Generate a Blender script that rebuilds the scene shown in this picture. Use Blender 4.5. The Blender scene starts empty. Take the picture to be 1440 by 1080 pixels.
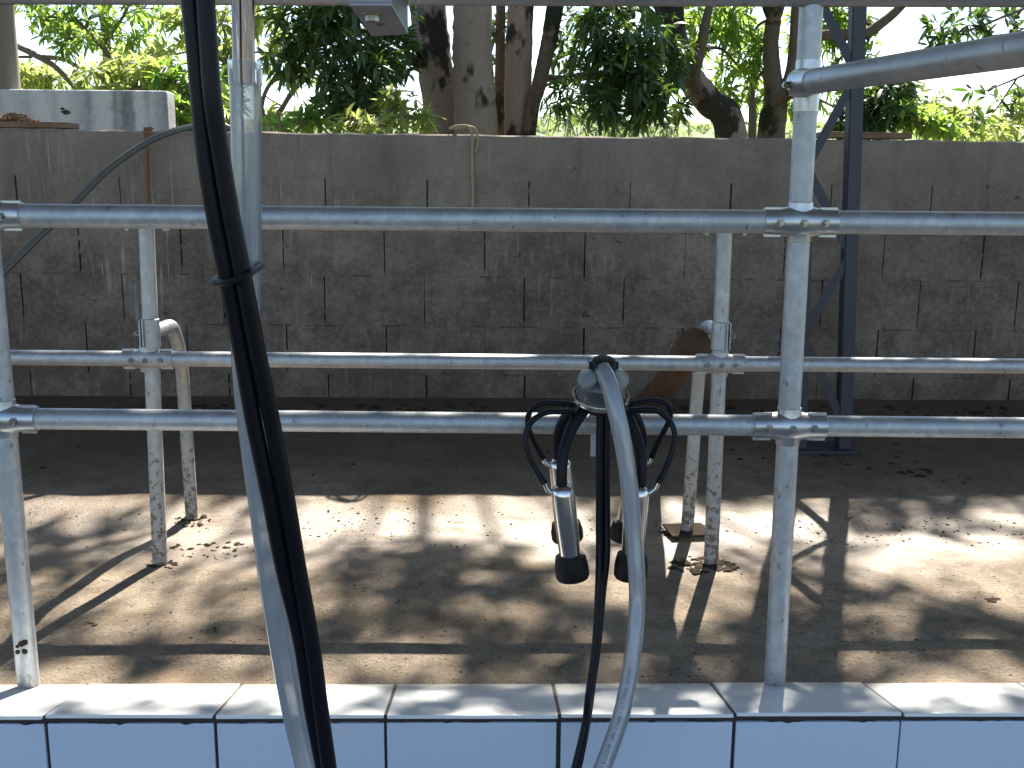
import bpy, bmesh, math, random
from mathutils import Vector, Matrix
R = math.radians
sc = bpy.context.scene
COL = sc.collection
rng = random.Random(11)

# ------------------------------------------------------------------ camera
FPX = 1456.0
CAMH = 0.99
cam_d = bpy.data.cameras.new('camera')
cam = bpy.data.objects.new('camera', cam_d)
COL.objects.link(cam)
cam_d.sensor_width = 36.0
cam_d.lens = 36.0 * FPX / 1440.0
cam_d.clip_start = 0.05
cam_d.clip_end = 2000
ROT = Matrix.Rotation(R(-1.2), 3, 'Z') @ Matrix.Rotation(R(90 - 11.3), 3, 'X') @ Matrix.Rotation(R(0.45), 3, 'Z')
cam.matrix_world = Matrix.Translation((0, 0, CAMH)) @ ROT.to_4x4()
sc.camera = cam
CAM = Vector((0, 0, CAMH))

def ray(u, v):
    return ROT @ Vector(((u - 720) / FPX, -(v - 540) / FPX, -1.0))
def PY(u, v, Y):
    d = ray(u, v)
    return CAM + d * (Y / d.y)
WALL_Y = 4.125
GUT_Y = 2.82
RAMP = 0.107 / (WALL_Y - GUT_Y)
def floor_z(y):
    return max(0.0, (y - GUT_Y) * RAMP)
def PG(u, v, z=0.0):
    d = ray(u, v)
    return CAM + d * ((z - CAMH) / d.z)
def PF(u, v):
    p = PG(u, v)
    for _ in range(12):
        p = PG(u, v, floor_z(p.y))
    return p
def px_of(p):
    q = ROT.transposed() @ (Vector(p) - CAM)
    if q.z > -0.01: return (-9999, -9999)
    return (720 + FPX * q.x / -q.z, 540 - FPX * q.y / -q.z)
def axial(p):
    return -(ROT.transposed() @ (Vector(p) - CAM)).z
def rad(p, wpx):                # radius of something wpx wide at p
    return 0.5 * wpx * axial(p) / FPX

# ------------------------------------------------------------------ mesh builder
def tag(o, label=None, cat=None, group=None, kind=None):
    if label: o['label'] = label
    if cat: o['category'] = cat
    if group: o['group'] = group
    if kind: o['kind'] = kind
    return o
def thing(name, loc, label, cat, group=None):
    o = bpy.data.objects.new(name, None)
    o.empty_display_size = 0.1
    o.location = loc
    COL.objects.link(o)
    return tag(o, label, cat, group)
def world_loc(o):
    l = Vector((0, 0, 0))
    while o is not None:
        l += Vector(o.location); o = o.parent
    return l
def smoothpath(pts, n=8):
    pts = [Vector(p) for p in pts]
    if len(pts) < 3: return pts
    out = []
    P = [pts[0] * 2 - pts[1]] + pts + [pts[-1] * 2 - pts[-2]]
    for i in range(1, len(P) - 2):
        a, b, c, d = P[i - 1], P[i], P[i + 1], P[i + 2]
        for k in range(n):
            t = k / n
            out.append(0.5 * ((2 * b) + (c - a) * t + (2 * a - 5 * b + 4 * c - d) * t * t + (3 * b - a - 3 * c + d) * t ** 3))
    out.append(pts[-1])
    return out
def lerpl(vals, n):
    m = len(vals)
    out = []
    for i in range(n):
        t = i / (n - 1) * (m - 1)
        k = min(int(t), m - 2)
        out.append(vals[k] + (vals[k + 1] - vals[k]) * (t - k))
    return out
def frames(pts, up=None):
    n = len(pts)
    T = []
    for i in range(n):
        a = pts[max(i - 1, 0)]; b = pts[min(i + 1, n - 1)]
        T.append((b - a).normalized())
    u = up or (Vector((0, 0, 1)) if abs(T[0].z) < 0.9 else Vector((1, 0, 0)))
    N = (u - T[0] * u.dot(T[0])).normalized()
    fr = []
    for i in range(n):
        N = (N - T[i] * N.dot(T[i])).normalized()
        fr.append((T[i], N, T[i].cross(N)))
    return fr

class MB:
    def __init__(s): s.v = []; s.f = []
    def add(s, vs, fs):
        o = len(s.v)
        s.v += [Vector(q) for q in vs]
        s.f += [tuple(i + o for i in f) for f in fs]
        return s
    def tube(s, pts, r, seg=16, caps=True, smooth=0, jit=0.0, rnd=None):
        m0 = len(pts)
        if smooth:
            rr = list(r) if isinstance(r, (list, tuple)) else [r] * m0
            pts = smoothpath(pts, smooth)
            r = lerpl(rr, len(pts))
        else:
            pts = [Vector(p) for p in pts]
            r = list(r) if isinstance(r, (list, tuple)) else [r] * len(pts)
        fr = frames(pts)
        vs, fs = [], []
        for i, p in enumerate(pts):
            for k in range(seg):
                a = 2 * math.pi * k / seg
                q = r[i] * (1 + (rnd.uniform(-jit, jit) if rnd else 0))
                vs.append(p + (fr[i][1] * math.cos(a) + fr[i][2] * math.sin(a)) * q)
        for i in range(len(pts) - 1):
            for k in range(seg):
                k2 = (k + 1) % seg
                fs.append((i * seg + k, i * seg + k2, (i + 1) * seg + k2, (i + 1) * seg + k))
        if caps:
            fs.append(tuple(reversed(range(seg))))
            b = (len(pts) - 1) * seg
            fs.append(tuple(b + k for k in range(seg)))
        return s.add(vs, fs)
    def lathe(s, prof, origin, axis, seg=32, closed=True):
        origin = Vector(origin); axis = Vector(axis).normalized()
        u = Vector((1, 0, 0)) if abs(axis.x) < 0.9 else Vector((0, 1, 0))
        N = (u - axis * u.dot(axis)).normalized(); B = axis.cross(N)
        vs, fs = [], []
        for (rr, h) in prof:
            for k in range(seg):
                a = 2 * math.pi * k / seg
                vs.append(origin + axis * h + (N * math.cos(a) + B * math.sin(a)) * rr)
        for i in range(len(prof) - 1):
            for k in range(seg):
                k2 = (k + 1) % seg
                fs.append((i * seg + k, i * seg + k2, (i + 1) * seg + k2, (i + 1) * seg + k))
        if closed:
            fs.append(tuple(reversed(range(seg))))
            b = (len(prof) - 1) * seg
            fs.append(tuple(b + k for k in range(seg)))
        return s.add(vs, fs)
    def box(s, c, size, M=None):
        c = Vector(c); hx, hy, hz = [q / 2 for q in size]
        vs = []
        for x in (-hx, hx):
            for y in (-hy, hy):
                for z in (-hz, hz):
                    q = Vector((x, y, z))
                    if M is not None: q = M @ q
                    vs.append(c + q)
        return s.add(vs, [(0, 1, 3, 2), (4, 6, 7, 5), (0, 4, 5, 1), (2, 3, 7, 6), (0, 2, 6, 4), (1, 5, 7, 3)])
    def slab(s, quad, off):      # a quad given thickness along the vector off
        q = [Vector(p) for p in quad]
        vs = q + [p + Vector(off) for p in q]
        return s.add(vs, [(0, 1, 2, 3), (7, 6, 5, 4), (0, 4, 5, 1), (1, 5, 6, 2), (2, 6, 7, 3), (3, 7, 4, 0)])
    def bar(s, a, b, w, t, side):   # rectangular bar from a to b; side = width direction
        a = Vector(a); b = Vector(b); T = (b - a).normalized()
        W = (Vector(side) - T * Vector(side).dot(T)).normalized(); H = T.cross(W)
        vs = []
        for p in (a, b):
            for (i, j) in ((-1, -1), (1, -1), (1, 1), (-1, 1)):
                vs.append(p + W * (i * w / 2) + H * (j * t / 2))
        return s.add(vs, [(3, 2, 1, 0), (4, 5, 6, 7), (0, 1, 5, 4), (1, 2, 6, 5), (2, 3, 7, 6), (3, 0, 4, 7)])
    def build(s, name, mat, parent=None, smooth=True, ang=35, bevel=0.0, segs=2, label=None):
        off = world_loc(parent) if parent is not None else Vector((0, 0, 0))
        me = bpy.data.meshes.new(name)
        me.from_pydata([tuple(q - off) for q in s.v], [], s.f)
        me.update()
        bm = bmesh.new(); bm.from_mesh(me)
        bmesh.ops.recalc_face_normals(bm, faces=bm.faces)
        bm.to_mesh(me); bm.free()
        if smooth:
            me.polygons.foreach_set('use_smooth', [True] * len(me.polygons))
            me.set_sharp_from_angle(angle=R(ang))
        me.materials.append(mat)
        o = bpy.data.objects.new(name, me)
        COL.objects.link(o)
        if parent is not None: o.parent = parent
        if bevel:
            b = o.modifiers.new('bevel', 'BEVEL'); b.width = bevel; b.segments = segs; b.limit_method = 'ANGLE'
        if label: o['label'] = label
        return o

# ------------------------------------------------------------------ materials
class NT:
    def __init__(s, name):
        s.m = bpy.data.materials.new(name); s.m.use_nodes = True
        s.t = s.m.node_tree; s.t.nodes.clear()
        s.out = s.n('ShaderNodeOutputMaterial')
        s.tc = s.n('ShaderNodeTexCoord')
        s.geo = s.n('ShaderNodeNewGeometry')
    def n(s, typ, **kw):
        q = s.t.nodes.new(typ)
        for k, v in kw.items(): setattr(q, k, v)
        return q
    def l(s, a, b): s.t.links.new(a, b)
    def noise(s, scale, detail=4, rough=0.6, vec=None, dist=0.0):
        q = s.n('ShaderNodeTexNoise')
        q.inputs['Scale'].default_value = scale; q.inputs['Detail'].default_value = detail
        q.inputs['Roughness'].default_value = rough; q.inputs['Distortion'].default_value = dist
        s.l(vec if vec is not None else s.geo.outputs['Position'], q.inputs['Vector'])
        return q.outputs['Fac']
    def vor(s, scale, feature='F1', vec=None, out='Distance'):
        q = s.n('ShaderNodeTexVoronoi', feature=feature)
        q.inputs['Scale'].default_value = scale
        s.l(vec if vec is not None else s.geo.outputs['Position'], q.inputs['Vector'])
        return q.outputs[out]
    def scaled(s, sx, sy, sz, loc=(0, 0, 0)):
        q = s.n('ShaderNodeMapping')
        q.inputs['Scale'].default_value = (sx, sy, sz); q.inputs['Location'].default_value = loc
        s.l(s.geo.outputs['Position'], q.inputs['Vector'])
        return q.outputs['Vector']
    def ramp(s, fac, stops):
        q = s.n('ShaderNodeValToRGB')
        e = q.color_ramp.elements
        while len(e) < len(stops): e.new(0.5)
        for i, (p, c) in enumerate(stops):
            e[i].position = p
            e[i].color = (c, c, c, 1) if isinstance(c, (int, float)) else (*c, 1)
        s.l(fac, q.inputs['Fac'])
        return q.outputs['Color']
    def mix(s, fac, a, b, typ='MIX'):
        q = s.n('ShaderNodeMix', data_type='RGBA', blend_type=typ)
        for sock, val in ((q.inputs['Factor'], fac), (q.inputs['A'], a), (q.inputs['B'], b)):
            if isinstance(val, tuple): sock.default_value = (*val, 1)
            elif isinstance(val, (int, float)): sock.default_value = val
            else: s.l(val, sock)
        return q.outputs['Result']
    def math(s, op, a, b=0.0):
        q = s.n('ShaderNodeMath', operation=op)
        for i, val in enumerate((a, b)):
            if isinstance(val, (int, float)): q.inputs[i].default_value = val
            else: s.l(val, q.inputs[i])
        return q.outputs[0]
    def sep(s):
        q = s.n('ShaderNodeSeparateXYZ'); s.l(s.geo.outputs['Position'], q.inputs[0]); return q.outputs
    def bump(s, h, strength=0.3, dist=0.01):
        q = s.n('ShaderNodeBump'); q.inputs['Strength'].default_value = strength; q.inputs['Distance'].default_value = dist
        s.l(h, q.inputs['Height']); return q.outputs['Normal']
    def bsdf(s, col, rough=0.5, metal=0.0, normal=None, spec=0.5, **kw):
        q = s.n('ShaderNodeBsdfPrincipled')
        for nm, val in (('Base Color', col), ('Roughness', rough), ('Metallic', metal), ('Specular IOR Level', spec)):
            sock = q.inputs[nm]
            if isinstance(val, tuple): sock.default_value = (*val, 1)
            elif isinstance(val, (int, float)): sock.default_value = val
            else: s.l(val, sock)
        for k, v in kw.items(): q.inputs[k].default_value = v
        if normal is not None: s.l(normal, q.inputs['Normal'])
        return q.outputs[0]
    def done(s, sh): s.l(sh, s.out.inputs['Surface']); return s.m

def m_galv(name, dirt=0.0, base=(0.54, 0.56, 0.58), dirt_z=0.35, rgh=0.56):
    t = NT(name)
    sp = t.vor(105, out='Color', vec=t.scaled(1, 1, 0.6))
    n1 = t.noise(26, 5, 0.65)
    n2 = t.noise(7, 3, 0.6)
    spv = t.n('ShaderNodeSeparateColor'); t.l(sp, spv.inputs[0])
    c = t.mix(t.ramp(n1, [(0.3, 0.0), (0.7, 1.0)]), tuple(q * 0.80 for q in base), tuple(min(1, q * 1.12) for q in base))
    c = t.mix(t.math('MULTIPLY', spv.outputs[0], 0.45), c, (0.33, 0.36, 0.40))
    c = t.mix(t.math('MULTIPLY', t.ramp(n2, [(0.5, 0.0), (0.72, 1.0)]), 0.35), c, (0.60, 0.60, 0.57))
    # small marks and drips
    mk = t.ramp(t.noise(75, 2, 0.5, vec=t.scaled(1, 1, 0.55)), [(0.68, 0.0), (0.72, 1.0)])
    c = t.mix(t.math('MULTIPLY', mk, 0.55), c, (0.12, 0.10, 0.08))
    rough = t.math('ADD', t.math('MULTIPLY', n1, 0.22), rgh - 0.1)
    met = 0.88
    if dirt:
        z = t.sep()[2]
        fall = t.n('ShaderNodeMapRange'); fall.inputs['From Min'].default_value = dirt_z; fall.inputs['From Max'].default_value = 0.0
        fall.inputs['To Min'].default_value = 0.0; fall.inputs['To Max'].default_value = 1.0
        t.l(z, fall.inputs['Value'])
        d = t.math('ADD', t.noise(62, 4, 0.65), t.math('MULTIPLY', fall.outputs[0], 0.21))
        dm = t.math('MULTIPLY', t.ramp(d, [(0.67, 0.0), (0.74, 1.0)]), dirt * 0.8)
        film = t.math('MULTIPLY', t.math('MULTIPLY', fall.outputs[0], t.noise(13, 4, 0.6)), 0.8)
        c = t.mix(film, c, (0.30, 0.25, 0.19))
        c = t.mix(dm, c, (0.11, 0.075, 0.048))
        met = t.math('MULTIPLY', t.math('SUBTRACT', 1.0, t.math('MAXIMUM', dm, film)), 0.86)
        rough = t.math('ADD', rough, t.math('MULTIPLY', t.math('MAXIMUM', dm, film), 0.4))
    nb = t.bump(t.math('ADD', n1, t.math('MULTIPLY', spv.outputs[1], 0.25)), 0.16, 0.002)
    return t.done(t.bsdf(c, rough, met, nb))

M = {}
M['galv'] = m_galv('galvanised_steel', 0.5, dirt_z=0.08)
M['galv_dirty'] = m_galv('galvanised_steel_dirty', 1.0, base=(0.55, 0.55, 0.54), dirt_z=0.50)
M['galv_dull'] = m_galv('galvanised_steel_dull', 0.0, base=(0.42, 0.42, 0.43), rgh=0.5)
def m_weld():
    t = NT('galvanised_fitting')
    n1 = t.noise(35, 5, 0.65); n2 = t.noise(9, 3)
    c = t.mix(n1, (0.38, 0.40, 0.42), (0.62, 0.63, 0.65))
    c = t.mix(t.math('MULTIPLY', t.ramp(n2, [(0.55, 0), (0.75, 1)]), 0.4), c, (0.30, 0.27, 0.24))
    return t.done(t.bsdf(c, t.math('ADD', t.math('MULTIPLY', n1, 0.25), 0.24), 0.9, t.bump(n1, 0.15, 0.003)))
M['fitting'] = m_weld()
def m_simple(name, col, rough=0.5, metal=0.0, var=0.25, sc_=20, bump=0.0, spec=0.5, **kw):
    t = NT(name)
    n = t.noise(sc_, 5, 0.65)
    c = t.mix(n, tuple(q * (1 - var) for q in col), tuple(min(1, q * (1 + var)) for q in col))
    r = t.math('ADD', t.math('MULTIPLY', n, 0.2), max(0.02, rough - 0.1))
    return t.done(t.bsdf(c, r, metal, t.bump(n, bump, 0.004) if bump else None, spec, **kw))
M['bolt'] = m_simple('zinc_bolt', (0.36, 0.36, 0.34), 0.30, 0.95, 0.3, 60)
M['chrome'] = m_simple('polished_stainless', (0.62, 0.60, 0.58), 0.16, 1.0, 0.08, 14)
def m_pipe():
    t = NT('reflection_streaked_steel')
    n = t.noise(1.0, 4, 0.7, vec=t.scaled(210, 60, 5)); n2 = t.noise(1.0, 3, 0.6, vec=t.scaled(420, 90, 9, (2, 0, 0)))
    c = t.ramp(n, [(0.30, (0.07, 0.055, 0.05)), (0.45, (0.30, 0.20, 0.13)), (0.55, (0.12, 0.10, 0.10)), (0.66, (0.62, 0.55, 0.47)), (0.8, (0.25, 0.24, 0.25))])  # brown, dark and pale streaks paint reflections into the pipe's colour
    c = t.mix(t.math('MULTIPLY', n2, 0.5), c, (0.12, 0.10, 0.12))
    return t.done(t.bsdf(c, 0.18, 1.0))
M['pipe'] = m_pipe()
M['shell'] = m_simple('brushed_stainless', (0.66, 0.65, 0.65), 0.22, 1.0, 0.08, 40)
M['rubber'] = m_simple('black_rubber', (0.006, 0.006, 0.010), 0.42, 0.0, 0.25, 30, 0.05, 0.22)
M['rubber_cap'] = m_simple('black_rubber_cap', (0.007, 0.0065, 0.007), 0.6, 0.0, 0.3, 60, 0.1, 0.3)
M['black_plastic'] = m_simple('black_plastic', (0.008, 0.008, 0.009), 0.5, 0.0, 0.2, 40, 0, 0.25)
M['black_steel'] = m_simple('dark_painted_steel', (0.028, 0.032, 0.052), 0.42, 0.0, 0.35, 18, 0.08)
M['bracket'] = m_simple('grey_primed_steel', (0.30, 0.29, 0.33), 0.5, 0.35, 0.12, 40, 0.05)
M['rope'] = m_simple('sisal_rope', (0.36, 0.30, 0.20), 0.9, 0.0, 0.35, 150, 0.5)
M['string'] = m_simple('brown_twine', (0.25, 0.12, 0.04), 0.9, 0.0, 0.35, 150, 0.4)
M['cable'] = m_simple('grey_hose', (0.105, 0.105, 0.095), 0.45, 0.0, 0.25, 40, 0.1)
M['concrete_post'] = m_simple('weathered_concrete', (0.20, 0.17, 0.14), 0.9, 0.0, 0.35, 9, 0.4)
M['mortar'] = m_simple('dirty_mortar', (0.045, 0.037, 0.034), 0.9, 0.0, 0.5, 45, 0.6)
M['grout'] = m_simple('grey_grout', (0.13, 0.115, 0.10), 0.9, 0.0, 0.5, 50, 0.4)
M['ink'] = m_simple('grey_ink', (0.05, 0.055, 0.07), 0.6, 0.0, 0.2, 60)
M['dung'] = m_simple('dried_dung', (0.048, 0.035, 0.023), 0.95, 0.0, 0.5, 60, 0.8, 0.15)

def m_hose(name, col, alpha, rough=0.22):
    t = NT(name)
    n = t.noise(16, 4, 0.6, vec=t.scaled(1, 1, 0.25)); n2 = t.noise(90, 2)
    c = t.mix(n, tuple(q * 0.82 for q in col), tuple(min(1, q * 1.12) for q in col))
    b = t.bsdf(c, rough, 0.0, t.bump(n2, 0.05, 0.002))
    tl = t.n('ShaderNodeBsdfTranslucent'); t.l(c, tl.inputs['Color'])
    mx = t.n('ShaderNodeMixShader'); mx.inputs[0].default_value = 0.35
    t.l(b, mx.inputs[1]); t.l(tl.outputs[0], mx.inputs[2])
    tr = t.n('ShaderNodeBsdfTransparent'); tr.inputs['Color'].default_value = (1, 1, 1, 1)
    lw = t.n('ShaderNodeLayerWeight'); lw.inputs['Blend'].default_value = 0.35
    fac = t.math('MULTIPLY', t.math('SUBTRACT', 1.0, lw.outputs['Facing']), 1 - alpha)
    m2 = t.n('ShaderNodeMixShader'); t.l(fac, m2.inputs[0])
    t.l(mx.outputs[0], m2.inputs[1]); t.l(tr.outputs[0], m2.inputs[2])
    gl = t.n('ShaderNodeBsdfGlossy'); gl.inputs['Roughness'].default_value = rough * 0.6 + 0.03
    fz = t.n('ShaderNodeFresnel'); fz.inputs['IOR'].default_value = 1.45
    m3 = t.n('ShaderNodeMixShader'); t.l(fz.outputs[0], m3.inputs[0])
    t.l(m2.outputs[0], m3.inputs[1]); t.l(gl.outputs[0], m3.inputs[2])
    return t.done(m3.outputs[0])
M['milky'] = m_hose('milky_vinyl', (0.76, 0.80, 0.84), 0.86)
M['milk_hose'] = m_hose('wet_milky_vinyl', (0.56, 0.62, 0.70), 0.52)
M['clear'] = m_hose('clear_vinyl', (0.50, 0.55, 0.60), 0.50, 0.12)
M['sleeve'] = m_hose('clear_sleeve', (0.70, 0.73, 0.76), 0.22, 0.07)
M['bowl'] = m_hose('frosted_plastic', (0.30, 0.30, 0.30), 0.25, 0.12)
M['lobe'] = m_hose('pale_frosted_plastic', (0.52, 0.53, 0.50), 0.55, 0.25)

WALL_ROWS = [PY(720, v_, WALL_Y).z for v_ in (261, 325, 390, 460, 528, 596)]
WALL_SLOPE = (PY(1440, 199, WALL_Y).z - PY(0, 181, WALL_Y).z) / (PY(1440, 199, WALL_Y).x - PY(0, 181, WALL_Y).x)
def m_wall():
    t = NT('grey_blockwork')
    x, y, z = t.sep()
    big = t.noise(1.9, 5, 0.62); mid = t.noise(10, 7, 0.75); fine = t.noise(48, 6, 0.8); grit = t.noise(170, 3, 0.7)
    isl = t.geo.outputs['Random Per Island']
    c = t.mix(t.ramp(big, [(0.32, 0.0), (0.68, 1.0)]), (0.135, 0.102, 0.083), (0.310, 0.262, 0.225))
    c = t.mix(t.math('MULTIPLY', isl, 0.30), c, (0.165, 0.135, 0.115))
    c = t.mix(t.math('MULTIPLY', t.ramp(mid, [(0.38, 1.0), (0.56, 0.0)]), 0.65), c, (0.098, 0.072, 0.057))
    c = t.mix(t.math('MULTIPLY', t.ramp(fine, [(0.36, 1.0), (0.48, 0.0)]), 0.55), c, (0.080, 0.060, 0.050))
    c = t.mix(t.math('MULTIPLY', t.ramp(fine, [(0.55, 0.0), (0.70, 1.0)]), 0.50), c, (0.40, 0.36, 0.32))
    c = t.mix(t.math('MULTIPLY', t.ramp(grit, [(0.32, 1.0), (0.42, 0.0)]), 0.5), c, (0.07, 0.055, 0.045))
    # paler plaster at the top, browner and darker low down
    zn = t.math('ADD', z, t.math('MULTIPLY', t.math('SUBTRACT', big, 0.5), 0.35))
    tp = t.n('ShaderNodeMapRange'); tp.inputs['From Min'].default_value = 0.62; tp.inputs['From Max'].default_value = 1.12
    t.l(zn, tp.inputs['Value'])
    c = t.mix(t.math('MULTIPLY', tp.outputs[0], 0.45), c, (0.37, 0.325, 0.285))
    sp = t.ramp(t.noise(14, 3, 0.55, vec=t.scaled(1, 1, 1.2, (3, 0, 1))), [(0.70, 0), (0.73, 1)])
    c = t.mix(t.math('MULTIPLY', sp, 0.75), c, (0.070, 0.040, 0.026))
    # dark mould runs and white lime runs, narrow in x and long in z, the lime mostly on the left half
    vs_ = t.ramp(t.noise(1.0, 4, 0.65, vec=t.scaled(9, 1, 0.9, (5, 0, 0))), [(0.52, 0), (0.70, 1)])
    c = t.mix(t.math('MULTIPLY', vs_, 0.30), c, (0.085, 0.066, 0.055))
    dr = t.ramp(t.noise(1.0, 3, 0.6, vec=t.scaled(60, 1, 4.0)), [(0.58, 0), (0.66, 1)])
    pt = t.ramp(t.noise(1.9, 3, 0.6, vec=t.scaled(1, 1, 1, (0.6, 0, 0))), [(0.46, 0), (0.60, 1)])
    lf = t.n('ShaderNodeMapRange'); lf.inputs['From Min'].default_value = 0.6; lf.inputs['From Max'].default_value = -1.4
    t.l(x, lf.inputs['Value'])
    c = t.mix(t.math('MULTIPLY', t.math('MULTIPLY', dr, pt), t.math('ADD', 0.15, t.math('MULTIPLY', lf.outputs[0], 0.45))), c, (0.46, 0.44, 0.41))
    mr = t.n('ShaderNodeMapRange'); mr.inputs['From Min'].default_value = 0.40; mr.inputs['From Max'].default_value = 0.08
    t.l(t.math('ADD', z, t.math('MULTIPLY', t.math('SUBTRACT', mid, 0.5), 0.5)), mr.inputs['Value'])
    c = t.mix(t.math('MULTIPLY', mr.outputs[0], 0.55), c, (0.085, 0.058, 0.042))
    # bed joints: broken hairlines where the smeared mortar has cracked
    zs = t.math('SUBTRACT', z, t.math('MULTIPLY', x, WALL_SLOPE * 0.85))
    zs = t.math('ADD', zs, t.math('MULTIPLY', t.math('SUBTRACT', t.noise(16, 3, 0.6), 0.5), 0.012))
    jm = None
    for zr in WALL_ROWS[1:5]:
        d = t.math('LESS_THAN', t.math('ABSOLUTE', t.math('SUBTRACT', zs, zr)), 0.0026)
        jm = d if jm is None else t.math('MAXIMUM', jm, d)
    brk = t.ramp(t.noise(1.0, 4, 0.7, vec=t.scaled(5.5, 1, 14, (2, 0, 3))), [(0.54, 0), (0.60, 1)])
    jm = t.math('MULTIPLY', jm, brk)
    c = t.mix(t.math('MULTIPLY', jm, 0.65), c, (0.035, 0.027, 0.024))
    h = t.math('ADD', t.math('MULTIPLY', mid, 0.6), t.math('ADD', t.math('MULTIPLY', fine, 0.6), t.math('MULTIPLY', grit, 0.2)))
    h = t.math('SUBTRACT', h, t.math('MULTIPLY', jm, 0.5))
    return t.done(t.bsdf(c, 0.92, 0, t.bump(h, 0.6, 0.009), 0.25))
M['wall'] = m_wall()

def m_floor():
    t = NT('soiled_concrete')
    x, y, z = t.sep()
    big = t.noise(2.6, 6, 0.65); mid = t.noise(14, 6, 0.7); fine = t.noise(130, 4, 0.75); strk = t.noise(6, 4, 0.6, vec=t.scaled(0.35, 1.6, 1))
    c = t.mix(t.ramp(big, [(0.3, 0), (0.7, 1)]), (0.175, 0.135, 0.098), (0.325, 0.268, 0.202))
    c = t.mix(t.math('MULTIPLY', t.ramp(mid, [(0.38, 1), (0.56, 0)]), 0.65), c, (0.120, 0.088, 0.060))
    c = t.mix(t.math('MULTIPLY', t.ramp(fine, [(0.34, 1), (0.46, 0)]), 0.75), c, (0.085, 0.062, 0.042))
    c = t.mix(t.math('MULTIPLY', t.ramp(fine, [(0.58, 0), (0.68, 1)]), 0.45), c, (0.48, 0.43, 0.35))
    fl_ = t.ramp(t.noise(75, 6, 0.85, vec=t.scaled(0.6, 1.3, 1, (4, 1, 0))), [(0.33, 1), (0.41, 0)])
    c = t.mix(t.math('MULTIPLY', fl_, 0.8), c, (0.045, 0.032, 0.022))
    c = t.mix(t.math('MULTIPLY', t.ramp(strk, [(0.52, 0), (0.70, 1)]), 0.5), c, (0.30, 0.205, 0.12))
    spk = t.ramp(t.vor(36), [(0.10, 1), (0.16, 0)])
    c = t.mix(t.math('MULTIPLY', spk, t.ramp(t.noise(3.1, 2), [(0.5, 0), (0.62, 0.8)])), c, (0.05, 0.036, 0.024))
    # wet gutter band running along the platform
    yy = t.math('ADD', y, t.math('MULTIPLY', t.math('SUBTRACT', t.noise(2.2, 4, 0.6), 0.5), 0.75))
    dist = t.math('ABSOLUTE', t.math('SUBTRACT', yy, 2.80))
    wet = t.n('ShaderNodeMapRange'); wet.inputs['From Min'].default_value = 0.34; wet.inputs['From Max'].default_value = 0.10
    t.l(dist, wet.inputs['Value'])
    wf = wet.outputs[0]
    w2 = t.math('MULTIPLY', wf, t.ramp(t.noise(9, 5, 0.6, vec=t.scaled(0.5, 1.4, 1)), [(0.28, 0), (0.46, 1)]))
    c = t.mix(t.math('MULTIPLY', wf, 0.45), c, (0.19, 0.125, 0.070))
    c = t.mix(t.math('MULTIPLY', w2, 0.45), c, (0.17, 0.10, 0.048))
    # soiled strip near the wall
    mr = t.n('ShaderNodeMapRange'); mr.inputs['From Min'].default_value = 2.95; mr.inputs['From Max'].default_value = 3.5
    t.l(yy, mr.inputs['Value'])
    c = t.mix(t.math('MULTIPLY', mr.outputs[0], 0.72), c, (0.085, 0.056, 0.034))
    rough = t.math('SUBTRACT', 0.86, t.math('ADD', t.math('MULTIPLY', w2, 0.30), t.math('MULTIPLY', wf, 0.10)))
    h = t.math('ADD', t.math('ADD', t.math('MULTIPLY', mid, 0.40), t.math('MULTIPLY', fine, 0.45)), t.math('MULTIPLY', spk, 0.25))
    hb = t.bump(h, 0.9, 0.014)
    q = t.n('ShaderNodeBsdfPrincipled')
    t.l(c, q.inputs['Base Color']); t.l(rough, q.inputs['Roughness']); t.l(hb, q.inputs['Normal'])
    q.inputs['Specular IOR Level'].default_value = 0.25
    # the water film: its own glinting, rippled surface over the soil
    film = t.math('ADD', t.math('MULTIPLY', t.noise(60, 4, 0.8), 1.0), t.math('MULTIPLY', t.noise(230, 2, 0.6), 0.45))
    t.l(t.bump(film, 0.8, 0.010), q.inputs['Coat Normal'])
    t.l(t.math('MULTIPLY', w2, 1.0), q.inputs['Coat Weight']); q.inputs['Coat Roughness'].default_value = 0.46; q.inputs['Coat IOR'].default_value = 1.9
    return t.done(q.outputs[0])
M['floor'] = m_floor()

def m_tile(name='white_glazed_tile', a=(0.76, 0.78, 0.78), b=(0.83, 0.84, 0.83)):
    t = NT(name)
    n = t.noise(3, 3); f = t.noise(26, 4, 0.7); isl = t.geo.outputs['Random Per Island']
    c = t.mix(n, a, b)
    c = t.mix(t.math('MULTIPLY', isl, 0.10), c, (0.70, 0.74, 0.74))
    c = t.mix(t.math('MULTIPLY', t.ramp(f, [(0.58, 0), (0.8, 1)]), 0.22), c, (0.50, 0.48, 0.42))
    dy_ = t.n('ShaderNodeMapRange'); dy_.inputs['From Min'].default_value = 1.84; dy_.inputs['From Max'].default_value = 1.905
    t.l(t.math('ADD', t.sep()[1], t.math('MULTIPLY', t.math('SUBTRACT', t.noise(17, 5, 0.7), 0.5), 0.09)), dy_.inputs['Value'])
    c = t.mix(t.math('MULTIPLY', dy_.outputs[0], 0.55), c, (0.34, 0.28, 0.21))
    sp_ = t.ramp(t.noise(38, 4, 0.7, vec=t.scaled(1, 1, 1, (7, 3, 1))), [(0.70, 0), (0.74, 1)])
    c = t.mix(t.math('MULTIPLY', sp_, 0.45), c, (0.30, 0.24, 0.17))
    r = t.math('ADD', 0.10, t.math('MULTIPLY', t.ramp(f, [(0.45, 0), (0.75, 1)]), 0.25))
    return t.done(t.bsdf(c, r, 0, t.bump(n, 0.03, 0.01)))
M['tile'] = m_tile()
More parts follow.
